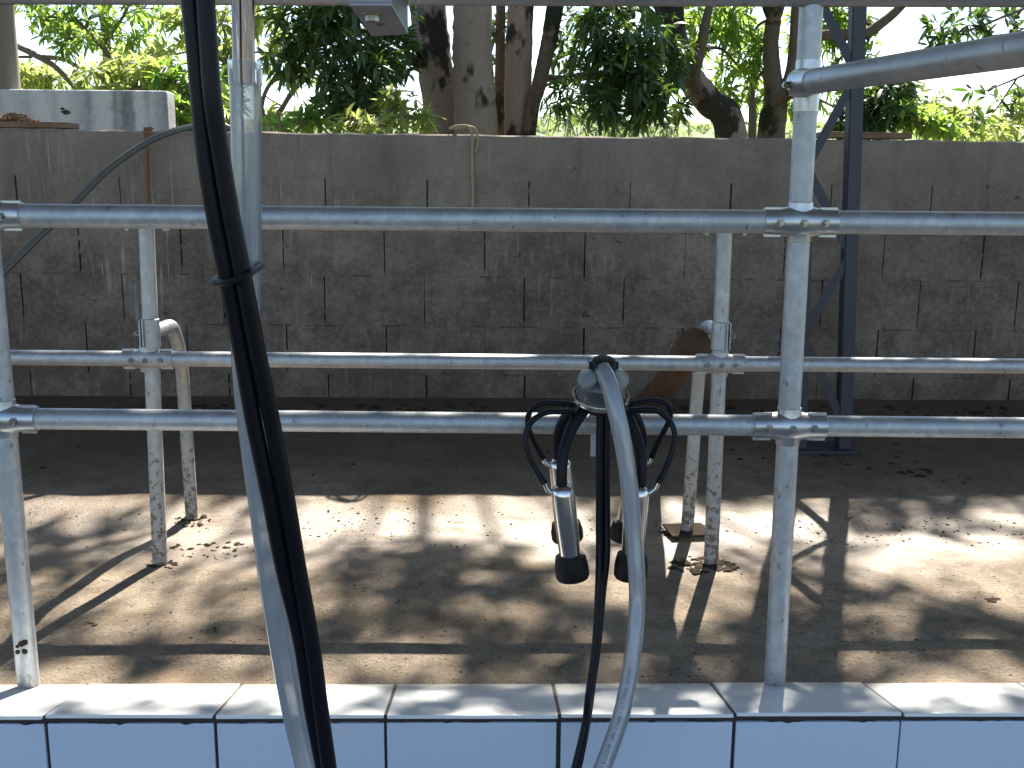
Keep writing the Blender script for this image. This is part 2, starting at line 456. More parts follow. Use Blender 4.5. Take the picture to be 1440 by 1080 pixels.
M['face_tile'] = m_tile('sky_tinted_glazed_tile', (0.56, 0.63, 0.76), (0.60, 0.68, 0.81))  # white tile with the blue skylight mixed into its base colour

TX0 = PY(0, 150, 5.0).x; TX1 = PY(235, 150, 5.0).x
def m_tank():
    t = NT('stained_whitewash')
    n = t.noise(5, 6, 0.7); st = t.noise(1.0, 3, 0.6, vec=t.scaled(7, 1, 0.35)); f = t.noise(40, 4, 0.7)
    c = t.mix(n, (0.50, 0.51, 0.51), (0.74, 0.74, 0.72))
    mp = t.n('ShaderNodeMapRange'); mp.inputs['From Min'].default_value = TX0; mp.inputs['From Max'].default_value = TX1
    t.l(t.math('ADD', t.sep()[0], t.math('MULTIPLY', t.math('SUBTRACT', t.noise(22, 4, 0.7), 0.5), 0.06)), mp.inputs['Value'])
    bands = t.ramp(mp.outputs[0], [(0.0, 0.05), (0.40, 0.05), (0.47, 0.35), (0.53, 0.75), (0.57, 0.1), (0.65, 0.08), (0.69, 0.95), (0.71, 0.6), (0.74, 1.0), (0.79, 0.9), (0.81, 0.1), (0.85, 0.08), (0.88, 0.6), (0.91, 0.25), (0.95, 0.5), (1.0, 0.95)])
    zm = t.ramp(t.noise(1.0, 4, 0.7, vec=t.scaled(16, 1, 5)), [(0.25, 0.35), (0.6, 1.0)])
    c = t.mix(t.math('MULTIPLY', t.math('MULTIPLY', bands, zm), 0.85), c, (0.085, 0.088, 0.10))
    c = t.mix(t.math('MULTIPLY', t.ramp(st, [(0.56, 0), (0.66, 1)]), 0.35), c, (0.20, 0.20, 0.21))
    c = t.mix(t.math('MULTIPLY', t.ramp(f, [(0.30, 1), (0.42, 0)]), 0.6), c, (0.15, 0.14, 0.14))
    return t.done(t.bsdf(c, 0.85, 0, t.bump(n, 0.5, 0.02)))
M['tank'] = m_tank()

def m_wood(name, a, b):
    t = NT(name)
    w = t.noise(1.0, 5, 0.7, vec=t.scaled(8, 30, 60)); n = t.noise(14, 5, 0.7)
    c = t.mix(t.ramp(w, [(0.3, 0), (0.7, 1)]), a, b)
    c = t.mix(t.math('MULTIPLY', t.ramp(n, [(0.3, 1), (0.5, 0)]), 0.5), c, tuple(q * 0.4 for q in a))
    return t.done(t.bsdf(c, 0.85, 0, t.bump(w, 0.6, 0.006)))
M['plank'] = m_wood('weathered_plank', (0.16, 0.09, 0.055), (0.30, 0.19, 0.12))
M['log'] = m_wood('dark_wet_wood', (0.060, 0.033, 0.018), (0.125, 0.070, 0.034))

def m_bark(name, a, b, moss):
    t = NT(name)
    n = t.noise(5, 6, 0.7, vec=t.scaled(1, 1, 0.5)); f = t.noise(24, 7, 0.8); bl = t.noise(2.6, 4, 0.65, vec=t.scaled(1, 1, 0.6))
    c = t.mix(n, a, b)
    c = t.mix(t.math('MULTIPLY', t.ramp(bl, [(0.52, 0), (0.57, 1)]), 0.92), c, moss)
    c = t.mix(t.math('MULTIPLY', t.ramp(f, [(0.60, 0), (0.70, 1)]), 0.65), c, (0.40, 0.38, 0.33))
    c = t.mix(t.math('MULTIPLY', t.ramp(f, [(0.30, 1), (0.42, 0)]), 0.7), c, (0.035, 0.028, 0.022))
    return t.done(t.bsdf(c, 0.95, 0, t.bump(t.math('ADD', n, f), 1.0, 0.05), 0.2))
M['bark'] = m_bark('lichened_bark', (0.34, 0.245, 0.19), (0.54, 0.43, 0.355), (0.032, 0.029, 0.023))
M['bark_mossy'] = m_bark('mossy_bark', (0.13, 0.09, 0.06), (0.27, 0.20, 0.14), (0.034, 0.036, 0.020))
M['twig'] = m_simple('grey_bark', (0.14, 0.11, 0.08), 0.9, 0, 0.3, 30, 0.4)

def m_leaf(name, a, b, c_, trans, tr_fac):
    t = NT(name)
    isl = t.geo.outputs['Random Per Island']
    col = t.ramp(isl, [(0.0, a), (0.55, b), (1.0, c_)])
    p = t.bsdf(col, 0.42, 0, None, 0.45)
    tl = t.n('ShaderNodeBsdfTranslucent')
    t.l(t.mix(isl, tuple(q * 0.8 for q in trans), tuple(min(1, q * 1.2) for q in trans)), tl.inputs['Color'])
    mx = t.n('ShaderNodeMixShader'); mx.inputs[0].default_value = tr_fac
    t.l(p, mx.inputs[1]); t.l(tl.outputs[0], mx.inputs[2])
    return t.done(mx.outputs[0])
M['leaf_dark'] = m_leaf('dark_leaf', (0.028, 0.055, 0.024), (0.042, 0.080, 0.030), (0.085, 0.120, 0.035), (0.15, 0.27, 0.035), 0.28)
M['leaf_mid'] = m_leaf('mid_green_leaf', (0.045, 0.085, 0.024), (0.070, 0.125, 0.030), (0.115, 0.165, 0.035), (0.36, 0.54, 0.085), 0.52)
M['leaf_light'] = m_leaf('sunlit_yellow_leaf', (0.060, 0.105, 0.028), (0.095, 0.150, 0.034), (0.165, 0.185, 0.045), (0.50, 0.58, 0.15), 0.55)  # base colour raised for leaves in sun, so sunlight sits in the colour
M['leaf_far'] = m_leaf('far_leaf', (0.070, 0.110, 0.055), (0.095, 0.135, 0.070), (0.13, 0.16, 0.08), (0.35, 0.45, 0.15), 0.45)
def m_ground():
    t = NT('grassy_ground')
    n = t.noise(0.8, 5, 0.7); f = t.noise(9, 5, 0.7)
    c = t.mix(n, (0.13, 0.10, 0.055), (0.10, 0.13, 0.035))
    c = t.mix(t.math('MULTIPLY', f, 0.5), c, (0.07, 0.08, 0.025))
    return t.done(t.bsdf(c, 0.95, 0, t.bump(f, 0.6, 0.05), 0.2))
M['ground'] = m_ground()
M['hill'] = m_simple('hill_grass', (0.12, 0.15, 0.06), 0.95, 0, 0.4, 0.15, 0.3)
M['roof'] = m_simple('aged_roof_sheet', (0.30, 0.28, 0.26), 0.7, 0.2, 0.25, 3, 0)
M['pit'] = m_simple('pit_concrete', (0.24, 0.22, 0.20), 0.8, 0, 0.25, 6, 0.3)

# ------------------------------------------------------------------ sun and sky
SUN_EL, SUN_AZ = R(45.5), R(17.5)         # azimuth from +Y towards +X
sdir = Vector((math.sin(SUN_AZ) * math.cos(SUN_EL), math.cos(SUN_AZ) * math.cos(SUN_EL), math.sin(SUN_EL)))
sl = bpy.data.lights.new('sun', 'SUN'); sl.energy = 5.0; sl.angle = R(0.53); sl.color = (1.0, 0.93, 0.82)
so = bpy.data.objects.new('sun', sl); COL.objects.link(so)
so.rotation_euler = sdir.to_track_quat('Z', 'Y').to_euler(); so.location = sdir * 20
w = bpy.data.worlds.new('World'); sc.world = w; w.use_nodes = True
wt = w.node_tree; wt.nodes.clear()
sky = wt.nodes.new('ShaderNodeTexSky'); sky.sky_type = 'NISHITA'; sky.sun_disc = False
sky.sun_elevation = SUN_EL; sky.sun_rotation = SUN_AZ
sky.air_density = 1.0; sky.dust_density = 0.7; sky.ozone_density = 1.6; sky.altitude = 600
bg = wt.nodes.new('ShaderNodeBackground'); bg.inputs['Strength'].default_value = 0.085
wo = wt.nodes.new('ShaderNodeOutputWorld')
wt.links.new(sky.outputs[0], bg.inputs[0]); wt.links.new(bg.outputs[0], wo.inputs[0])
sc.view_settings.view_transform = 'Standard'; sc.view_settings.look = 'None'
sc.view_settings.gamma = 1.0; sc.view_settings.use_curve_mapping = False
sc.view_settings.exposure = 1.75

# ------------------------------------------------------------------ setting
g = MB()
G = 900.0
for (x0, x1, y0, y1) in ((-G, G, 4.27, G), (-G, G, -G, -1.6), (-G, -7, -1.6, 4.27), (7, G, -1.6, 4.27)):
    g.add([(x0, y0, -0.03), (x1, y0, -0.03), (x1, y1, -0.03), (x0, y1, -0.03)], [(0, 1, 2, 3)])
tag(g.build('ground', M['ground'], smooth=False), kind='structure')
p = MB()
p.add([(-7, -1.6, -0.75), (7, -1.6, -0.75), (7, 1.75, -0.75), (-7, 1.75, -0.75)], [(0, 1, 2, 3)])
p.add([(-7, -1.6, -0.75), (7, -1.6, -0.75), (7, -1.6, -0.03), (-7, -1.6, -0.03)], [(0, 1, 2, 3)])
p.add([(-7, -1.6, -0.75), (-7, 1.75, -0.75), (-7, 1.75, -0.03), (-7, -1.6, -0.03)], [(0, 1, 2, 3)])
p.add([(7, -1.6, -0.75), (7, 1.75, -0.75), (7, 1.75, -0.03), (7, -1.6, -0.03)], [(0, 1, 2, 3)])
tag(p.build('pit_floor', M['pit'], smooth=False), kind='structure')
# platform floor: a fine sheet that dips to a gutter and climbs to the block wall
fl = MB()
from mathutils import noise as mn
nx, ny = 360, 130
def floor_h(x, y):
    a = mn.noise(Vector((x * 1.3, y * 1.3, 3))) * 0.006 + mn.noise(Vector((x * 6, y * 6, 9))) * 0.003
    k = max(0.0, min(1, (y - 1.895) / 0.12))
    return floor_z(y) + (a - 0.008 * max(0, 1 - abs(y - GUT_Y) / 0.22)) * k
vs = []
for j in range(ny + 1):
    y = 1.895 + (WALL_Y + 0.03 - 1.895) * j / ny
    for i in range(nx + 1):
        x = -7 + 14 * i / nx
        vs.append((x, y, floor_h(x, y)))
fs = [(j * (nx + 1) + i, j * (nx + 1) + i + 1, (j + 1) * (nx + 1) + i + 1, (j + 1) * (nx + 1) + i) for j in range(ny) for i in range(nx)]
fl.add(vs, fs)
tag(fl.build('platform_floor', M['floor'], ang=80), kind='structure')
# far hill
hl = MB(); vs = []; fs = []
HN = 60
for i in range(HN + 1):
    a = R(-50 + 100 * i / HN)
    for j, (d, z) in enumerate(((50, -0.3), (70, 1.6), (95, 4.5), (125, 7.5), (170, 9.0))):
        zz = z * (1 + 0.25 * mn.noise(Vector((a * 4, j * 0.7, 1)))) if j else z
        vs.append((math.sin(a) * d, math.cos(a) * d, zz))
for i in range(HN):
    for j in range(4):
        fs.append((i * 5 + j, (i + 1) * 5 + j, (i + 1) * 5 + j + 1, i * 5 + j + 1))
hl.add(vs, fs)
tag(hl.build('hill', M['hill'], ang=80), kind='structure')

# ------------------------------------------------------------------ tiled pit wall with sloping coping
CY0, CZ0 = 1.700, 0.049      # front edge of the coping
CY1, CZ1 = 1.900, 0.004      # back edge
pw = thing('tiled_wall', (0, 1.72, -0.75), 'white tiled retaining wall with sloping tile coping and dark joints at the front', 'wall')
b = MB()
b.add([(x, y, z) for x in (-6.9, 6.9) for (y, z) in ((1.712, -0.75), (1.712, 0.034), (1.894, -0.006), (1.894, -0.75))],
      [(0, 1, 2, 3), (7, 6, 5, 4), (0, 4, 5, 1), (1, 5, 6, 2), (2, 6, 7, 3), (3, 7, 4, 0)])
b.build('mortar_bed', M['mortar'], pw, smooth=False)
def coping_x(u): return PY(u, 1001, CY0).x
edges = [coping_x(q) for q in (-180, 61, 301, 542, 787, 1034, 1270, 1512)]
TW = (edges[6] - edges[1]) / 5
xs = [edges[0] - TW * k for k in range(12, 0, -1)] + edges + [edges[-1] + TW * k for k in range(1, 12)]
sl_dir = Vector((0, CY1 - CY0, CZ1 - CZ0))
up = Vector((0, -(CZ1 - CZ0), CY1 - CY0)).normalized()
gap = 0.0030
for i in range(len(xs) - 1):
    x0, x1 = xs[i] + gap, xs[i + 1] - gap
    if x1 < -2.6 or x0 > 2.6: continue
    q = rng.uniform(-0.0012, 0.0012)
    y0 = CY0 - 0.002 + rng.uniform(-0.0015, 0.0015)
    a0 = Vector((0, y0, CZ0 + q)); a1 = Vector((0, CY1, CZ1 + q))
    MB().slab([(x0, a0.y, a0.z), (x1, a0.y, a0.z + rng.uniform(-.001, .001)), (x1, a1.y, a1.z), (x0, a1.y, a1.z)], -up * 0.007).build('coping_tile', M['tile'], pw, bevel=0.0016)
    # face tiles
    xo = rng.uniform(-0.002, 0.002)
    for r_ in range(4):
        zt = CZ0 - 0.0215 - r_ * 0.206
        zb = zt - 0.200
        if zt < -0.70: continue
        yy = 1.706 + rng.uniform(-0.0008, 0.0008)
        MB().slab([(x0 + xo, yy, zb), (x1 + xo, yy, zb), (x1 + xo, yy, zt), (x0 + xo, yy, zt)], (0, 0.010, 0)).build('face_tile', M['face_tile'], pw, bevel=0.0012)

gr_ = MB()
gr_.add([(-6.9, 1.7035, 0.0455), (6.9, 1.7035, 0.0455), (6.9, 1.899, 0.0018), (-6.9, 1.899, 0.0018)], [(0, 1, 2, 3)])
gr_.build('grout', M['grout'], pw, smooth=False)
em = MB(); vs = []; fs = []
NE = 900
for i in range(NE + 1):
    x = -2.7 + 5.4 * i / NE
    d_ = 0.0022 * mn.noise(Vector((x * 60, 1, 4))) + 0.0025 * mn.noise(Vector((x * 14, 5, 4)))
    vs += [(x, 1.7075 + d_, 0.0445), (x, 1.7045 + d_, 0.0375 + d_), (x, 1.7070 + d_, 0.0300 + 2 * d_), (x, 1.713, 0.0270)]
for i in range(NE):
    for k in range(3): fs.append((i * 4 + k, (i + 1) * 4 + k, (i + 1) * 4 + k + 1, i * 4 + k + 1))
em.add(vs, fs); em.build('edge_mortar', M['mortar'], pw, ang=80)

# ------------------------------------------------------------------ block wall
bw = thing('block_wall', (0, WALL_Y + 0.07, 0.1), 'bare grey concrete block wall with plastered top course across the back', 'wall')
zt_l = PY(0, 181, WALL_Y); zt_r = PY(1440, 199, WALL_Y)
def top_z(x): return zt_l.z + (zt_r.z - zt_l.z) * (x - zt_l.x) / (zt_r.x - zt_l.x)
XW0, XW1 = -6.5, 6.5
core = MB()
core.add([(x, y, z) for x in (XW0, XW1) for (y, z) in ((WALL_Y + 0.022, -0.02), (WALL_Y + 0.022, 1.055), (WALL_Y + 0.13, 1.055), (WALL_Y + 0.13, -0.02))],
         [(0, 1, 2, 3), (7, 6, 5, 4), (0, 4, 5, 1), (1, 5, 6, 2), (2, 6, 7, 3), (3, 7, 4, 0)])
core.build('joint_backing', M['mortar'], bw, smooth=False)
# top beam, rough plaster: subdivided, with a wavy upper edge
beam = MB(); vs = []; fs = []
NB = 260
zrow = [PY(720, v_, WALL_Y).z for v_ in (261, 325, 390, 460, 528, 596)]
for i in range(NB + 1):
    x = XW0 + (XW1 - XW0) * i / NB
    wv = mn.noise(Vector((x * 5, 0, 2))) * 0.006 + mn.noise(Vector((x * 19, 4, 2))) * 0.003
    zt = top_z(x) + wv; zb = zrow[0] + 0.018 + (top_z(x) - top_z(0)) * 0.9
    for (y, z) in ((WALL_Y + mn.noise(Vector((x * 3, 8, 1))) * 0.003, zb), (WALL_Y + mn.noise(Vector((x * 3, 1, 1))) * 0.004, (zt + zb) / 2), (WALL_Y + 0.006, zt - 0.006), (WALL_Y + 0.016, zt), (WALL_Y + 0.145, zt + 0.003), (WALL_Y + 0.150, zb)):
        vs.append((x, y, z))
for i in range(NB):
    for k in range(6):
        k2 = (k + 1) % 6
        fs.append((i * 6 + k, (i + 1) * 6 + k, (i + 1) * 6 + k2, i * 6 + k2))
beam.add(vs, fs)
beam.build('plastered_beam', M['wall'], bw, ang=50)
blk = MB()
PITCH = (PY(877, 420, WALL_Y).x - PY(597, 420, WALL_Y).x) / 2
offs = [PY(457, 275, WALL_Y).x, PY(540, 355, WALL_Y).x, PY(597, 425, WALL_Y).x, PY(543, 490, WALL_Y).x, PY(600, 560, WALL_Y).x]
rb = random.Random(5)
for r_ in range(5):
    zt, zb = zrow[r_], zrow[r_ + 1]
    if r_ == 0: zt += 0.030
    k = math.floor((XW0 - offs[r_]) / PITCH)
    x = offs[r_] + k * PITCH
    while x < XW1:
        jg = 0.0036 * rb.uniform(0.3, 1.15) if rb.random() < 0.82 else 0.0008
        jl = 0.0036 * rb.uniform(0.4, 1.1)
        dz0 = (top_z(x + PITCH / 2) - top_z(0)) * 0.85
        yy = WALL_Y + 0.002 + rb.uniform(-0.0006, 0.0008)
        x0, x1 = x + jl, x + PITCH - jg
        hz = 0.0
        blk.slab([(x0, yy, zb + dz0 + hz), (x1 + rb.uniform(-.002, .001), yy, zb + dz0 + hz), (x1, yy, zt + dz0 - hz), (x0 + rb.uniform(-.001, .002), yy, zt + dz0 - hz)], (0, 0.018, 0))
        # mortar smeared over the bottom and top of the open joint
        if rb.random() < 0.9:
            h1 = rb.uniform(0.02, 0.05); h2 = rb.uniform(0.01, 0.035)
            xm = x + PITCH
            blk.slab([(xm - 0.012, yy + 0.003, zb + dz0), (xm + 0.012, yy + 0.003, zb + dz0), (xm + 0.012, yy + 0.003, zb + dz0 + h2), (xm - 0.012, yy + 0.003, zb + dz0 + h2)], (0, 0.013, 0))
            for _ in range(rb.choice((0, 1, 1, 2))):
                zm_ = rb.uniform(zb + dz0 + 0.03, zt + dz0 - 0.04); hm = rb.uniform(0.006, 0.022)
                blk.slab([(xm - 0.010, yy + 0.002, zm_), (xm + 0.010, yy + 0.002, zm_), (xm + 0.010, yy + 0.002, zm_ + hm), (xm - 0.010, yy + 0.002, zm_ + hm)], (0, 0.012, 0))
        x += PITCH
blk.build('concrete_blocks', M['wall'], bw, smooth=False)

# ------------------------------------------------------------------ front railing (galvanised pipe)
FY = 1.89
def hexbolt(mb, p, axis, r=0.0060, h=0.008, washer=True):
    axis = Vector(axis).normalized()
    if washer: mb.lathe([(r * 1.25, 0), (r * 1.25, 0.0012)], p, axis, 18)
    mb.lathe([(r, 0.0015), (r, h), (r * 0.85, h + 0.001)], p, axis, 6)
    mb.lathe([(r * 0.5, h), (r * 0.5, h + 0.003)], p, axis, 10)
fr_ = thing('front_railing', PG(1090, 965), 'galvanised pipe railing along the tiled edge with two posts and bolted clamps', 'railing')
def up_clamp(parent, c, w, hgt, r_h, r_v, arms, nb, mat=M['fitting'], fwd=-0.004, dirty=None):
    """pressed-steel cross or tee: half sleeves round the rail and the post, with bolts"""
    mb = MB()
    c = Vector(c)
    x0 = -w if 'l' in arms else -r_v * 1.35
    x1 = w if 'r' in arms else r_v * 1.35
    prof = []
    n = 10
    pts = [c + Vector((x0, 0, 0)), c + Vector((x1, 0, 0))]
    # sleeve flaring: two plates clasping the rail
    k = 14
    steps = [x0 + (x1 - x0) * i / k for i in range(k + 1)]
    mb.tube([c + Vector((s_, 0, 0)) for s_ in steps], [r_h * (1.0 + 0.30 * math.exp(-(s_ / (r_v * 1.15)) ** 2)) for s_ in steps], 24)
    mb.tube([c + Vector((0, 0, z_)) for z_ in (-hgt, -hgt * .6, -hgt * .3, hgt * .3, hgt * .6, hgt)], [r_v * q for q in (1.0, 1.04, 1.15, 1.15, 1.04, 1.0)], 24)
    # pressed flange lips above and below the rail
    for sgn in (1, -1):
        for s_ in ((x0, -r_v * 1.5), (r_v * 1.5, x1)):
            if s_[1] - s_[0] > 0.01:
                mb.box(c + Vector(((s_[0] + s_[1]) / 2, -r_h * 0.25, sgn * r_h * 0.98)), (abs(s_[1] - s_[0]) - 0.001, 0.0045, r_h * 0.34))
    o = mb.build('clamp', mat, parent, bevel=0.001, ang=40)
    for i, bx in enumerate(nb):
        m2 = MB()
        yy = r_h * (1.0 + 0.30 * math.exp(-(bx / (r_v * 1.15)) ** 2))
        hexbolt(m2, c + Vector((bx, -yy + 0.001, 0)), (0, -1, 0))
        m2.build('bolt', M['bolt'], o)
    return o
# posts
def post(parent, bot, top, r, mat, name='post'):
    d = (top - bot)
    return MB().tube([bot + d * (i / 6) for i in range(7)], r, 28).build(name, mat, parent, ang=50)
PR = 0.0205
rp_b = PG(1089, 967); rp_b.y = FY; rp_b.z = -0.02
rp_b.x = PY(1089, 965, FY).x
rp_t = PY(1141, 0, FY); rp_t2 = PY(1142, -14, FY)
post(fr_, rp_b, rp_t2, PR, M['galv'])
lp_b = PY(40, 958, FY); lp_b.z = -0.02
lp_t = PY(-50, -14, FY)
post(fr_, lp_b, lp_t, PR, M['galv'])
def on_post(b_, t_, z): return b_ + (t_ - b_) * ((z - b_.z) / (t_.z - b_.z))
def rail(parent, pts, r, name='rail', mat=None, seg=28):
    a, b_ = pts
    return MB().tube([a + (b_ - a) * (i / 10) for i in range(11)], r, seg).build(name, mat or M['galv'], parent, ang=50)
spl = MB(); rs_ = random.Random(4)
pc_ = on_post(lp_b, lp_t, PY(35, 910, FY - PR).z)
for k in range(9):
    a_ = rs_.uniform(-0.5, 0.5); zz_ = rs_.uniform(-0.013, 0.013); q_ = rs_.uniform(0.003, 0.007)
    spl.lathe([(q_, -0.0005), (q_ * 0.9, 0.0012), (q_ * 0.3, 0.0022)], pc_ + Vector((math.sin(a_) * PR, -math.cos(a_) * PR, zz_)), (math.sin(a_), -math.cos(a_), 0), 9)
spl.build('mud_splash', M['dung'], fr_)
UR = 0.0212
u_l = PY(-250, 301, FY); u_r = PY(1700, 317, FY)
rail(fr_, (u_l, u_r), UR)
l_l = PY(-250, 586, FY); l_r = PY(1700, 604, FY)
rail(fr_, (l_l, l_r), 0.0198)
def on_rail(a, b_, x): return a + (b_ - a) * ((x - a.x) / (b_.x - a.x))
xru = PY(1133, 306, FY).x; xrl = PY(1117, 600, FY).x
up_clamp(fr_, on_rail(u_l, u_r, on_post(rp_b, rp_t2, u_r.z).x), 0.067, 0.036, UR * 1.12, PR * 1.08, 'lr', (-0.041, 0.0, 0.041))
up_clamp(fr_, on_rail(l_l, l_r, on_post(rp_b, rp_t2, l_r.z).x), 0.069, 0.036, UR * 1.10, PR * 1.08, 'lr', (-0.042, 0.0, 0.042))
xll = PY(6, 585, FY).x; xul = PY(-30, 300, FY).x
up_clamp(fr_, on_rail(l_l, l_r, on_post(lp_b, lp_t, l_l.z).x), 0.062, 0.036, UR * 1.10, PR * 1.08, 'lr', (-0.041, 0.0, 0.028))
up_clamp(fr_, on_rail(u_l, u_r, on_post(lp_b, lp_t, u_l.z).x), 0.067, 0.036, UR * 1.12, PR * 1.08, 'lr', (-0.041, 0.0, 0.038))
# top rail, just at the top edge of the view
rail(fr_, (PY(-250, -13, FY - 0.01), PY(1700, -7, FY - 0.01)), 0.0215, mat=M['galv_dull'])
# slanted arm going up and towards the camera from a saddle clamp
aa = PY(1128, 117, FY - 0.012); ab = PY(1440, 69, 1.28)
ae = aa + (ab - aa) * 1.5
MB().tube([aa + (ae - aa) * (i / 8) for i in range(9)], 0.0212, 28).build('brace_arm', M['galv_dull'], fr_, ang=50)
sd = MB()
adir = (ab - aa).normalized()
sd.tube([aa - adir * 0.01 + adir * t_ for t_ in (0.0, 0.02, 0.04, 0.058)], [0.026, 0.0245, 0.0235, 0.0233], 28)
pz = on_post(rp_b, rp_t2, aa.z)
sd.tube([pz + Vector((0, 0, z_)) for z_ in (-0.048, -0.02, 0.02, 0.040)], [0.0222, 0.0228, 0.0228, 0.0222], 28)
so_ = sd.build('clamp', M['fitting'], fr_, ang=40)
m2 = MB(); hexbolt(m2, aa + Vector((-0.024, -0.006, -0.004)), (-1, -0.25, 0.0), 0.0065, 0.010); m2.build('bolt', M['bolt'], so_)

# ------------------------------------------------------------------ rear stall railing
BY = PG(1000, 788).y
br_ = thing('rear_railing', PG(1000, 788), 'mud splashed galvanised stall railing with bent hoop legs standing behind the front railing', 'railing')
BR = 0.0188
lb = PG(225, 792); lb.z = -0.01; BYL = lb.y
rb_ = PG(1000, 788); rb_.z = -0.01; rb_.y = BYL
rb_.x = PY(1000, 788, BYL).x
BY = BYL
lt = PY(205, 296, BY); rt = PY(1020, 302, BY)
post(br_, lb, lt, BR, M['galv_dirty']); post(br_, rb_, rt, BR, M['galv_dirty'])
m_l = PY(-300, 500, BY); m_r = PY(1800, 518, BY)
rail(br_, (m_l, m_r), 0.0192, mat=M['galv'])
t_l = PY(-300, 299, BY); t_r = PY(1800, 316, BY)
cl = on_rail(m_l, m_r, PY(209, 505, BY).x); cr = on_rail(m_l, m_r, PY(1012, 512, BY).x)
up_clamp(br_, cl, 0.062, 0.032, 0.0222, BR * 1.10, 'lr', (-0.036, 0.0, 0.036), M['galv_dirty'])
up_clamp(br_, cr, 0.062, 0.032, 0.0222, BR * 1.10, 'lr', (-0.036, 0.0, 0.036), M['galv_dirty'])
for (pt, sgn) in ((lt, 1), (rt, -1)):
    c0 = on_rail(t_l, t_r, pt.x)
    fpt = on_rail(u_l, u_r, c0.x * FY / BY)
    MB().tube([c0, c0.lerp(fpt, 0.5), fpt + (c0 - fpt).normalized() * 0.021], 0.0150, 20).build('stay_arm', M['galv'], br_)
    mb = MB()
    mb.tube([c0 + Vector((x_, 0, 0)) for x_ in (-0.066, -0.03, 0.03, 0.066)], [0.0205, 0.0212, 0.0212, 0.0205], 24)
    o = mb.build('clamp', M['galv'], br_, ang=40)
    for bx in (-0.045, 0.047):
        m2 = MB(); q = c0 + Vector((bx, -0.004, -0.0205))
        m2.lathe([(0.010, 0), (0.010, 0.002)], q, (0, 0, -1), 16)
        m2.lathe([(0.0045, 0), (0.0045, 0.0135)], q, (0, 0, -1), 12)
        m2.lathe([(0.009, 0.010), (0.009, 0.016)], q, (0, 0, -1), 6)
        m2.build('bolt', M['bolt'], o)
# collar sleeves above the cross clamps, with the bent hoop legs
def hoop(b_px, top_px, knee_px, pst_b, pst_t, side, plate):
    zc = PY(*( (209, 468) if side > 0 else (1016, 472)), BY).z
    pc = on_post(pst_b, pst_t, zc)
    mb = MB()
    mb.tube([pc + Vector((0, 0, z_)) for z_ in (-0.036, -0.034, 0.034, 0.036)], [0.0205, 0.0225, 0.0225, 0.0205], 24)
    mb.box(pc + Vector((-side * 0.012, -0.0215, 0)), (0.003, 0.008, 0.066))
    mb.box(pc + Vector((-side * 0.020, -0.0165, 0)), (0.003, 0.012, 0.066))
    o = mb.build('clamp', M['galv_dirty'], br_, ang=40)
    m2 = MB(); hexbolt(m2, pc + Vector((-side * 0.023, -0.010, 0.0)), (-side, -0.2, 0), 0.0065, 0.010); m2.build('bolt', M['bolt'], o)
    fb = PG(*b_px); fb.z = -0.005
    dY = fb.y - BY
    y2 = BY + dY * 0.80
    pts = [pc + Vector((0.0, 0.02, 0.0)), PY(top_px[0][0], top_px[0][1], BY + dY * 0.30), PY(top_px[1][0], top_px[1][1], BY + dY * 0.62),
           PY(knee_px[0][0], knee_px[0][1], y2), PY(knee_px[1][0], knee_px[1][1], BY + dY * 0.93), fb + (PY(knee_px[1][0], knee_px[1][1], BY + dY * 0.93) - fb) * 0.5, fb]
    MB().tube(pts, 0.0180, 24, smooth=10).build('hoop_leg', M['galv_dirty'], br_, ang=50)
    mb = MB()
    if plate:
        mb.box(fb + Vector((0, 0, 0.010)), (0.115, 0.105, 0.007), Matrix.Rotation(R(6), 3, 'Z'))
        mb.build('foot_plate', M['dung'], br_, bevel=0.001)
hoop((270, 728), ((228, 462), (243, 462)), ((254, 505), (259, 560)), lb, lt, 1, False)
hoop((966, 748), ((1002, 462), (992, 464)), ((985, 505), (980, 560)), rb_, rt, -1, True)

# ------------------------------------------------------------------ lattice column
base = PF(1180, 635)
LY = base.y
lc = thing('lattice_column', (base.x, LY, base.z), 'dark steel lattice column rising behind the right front post', 'column')
rc_b = PY(1180, 640, LY); rc_t = PY(1201, 0, LY); rc_t = rc_b + (rc_t - rc_b) * 1.5
sp_ = Vector((-66 * LY / FPX, 0, 0))
def angle_iron(mb, a, b_, w, t, sx, sy):
    T = (b_ - a)
    mb.bar(a + Vector((sx * w / 2, 0, 0)), b_ + Vector((sx * w / 2, 0, 0)), w, t, (1, 0, 0))
    mb.bar(a + Vector((0, sy * (w + t) / 2, 0)), b_ + Vector((0, sy * (w + t) / 2, 0)), t, w, (1, 0, 0))
for (da, sx) in ((Vector((0, 0, 0)), 1), (sp_, 1)):
    for dy in (0.0,):
        mb = MB()
        angle_iron(mb, rc_b + da + Vector((0, dy, 0)), rc_t + da + Vector((0, dy, 0)), 0.042, 0.005, sx if dy == 0 else sx, 1 if dy == 0 else -1)
        mb.build('chord', M['black_steel'], lc, smooth=False)
def on_chord(v_, right): 
    q = PY(720, v_, LY).z
    p_ = on_post(rc_b, rc_t, q)
    return p_ + Vector((0.02, 0, 0)) + (Vector((0.0, 0, 0)) if right else sp_)
nodes = [(600, 1), (470, 0), (355, 1), (232, 0), (100, 1), (-30, 0), (-160, 1), (-290, 0)]
for (v0, s0), (v1, s1) in zip(nodes, nodes[1:]):
    for dy, off in ((0.0, 0.006),):
        MB().bar(on_chord(v0, s0) + Vector((0, off + dy, 0)), on_chord(v1, s1) + Vector((0, off + dy, 0)), 0.030, 0.004, (1, 0, 0)).build('diagonal', M['black_steel'], lc, smooth=False)
MB().box((base.x + sp_.x / 2, LY + 0.03, floor_z(LY + .03) + 0.003), (0.26, 0.14, 0.012)).build('base_plate', M['black_steel'], lc, bevel=0.001)

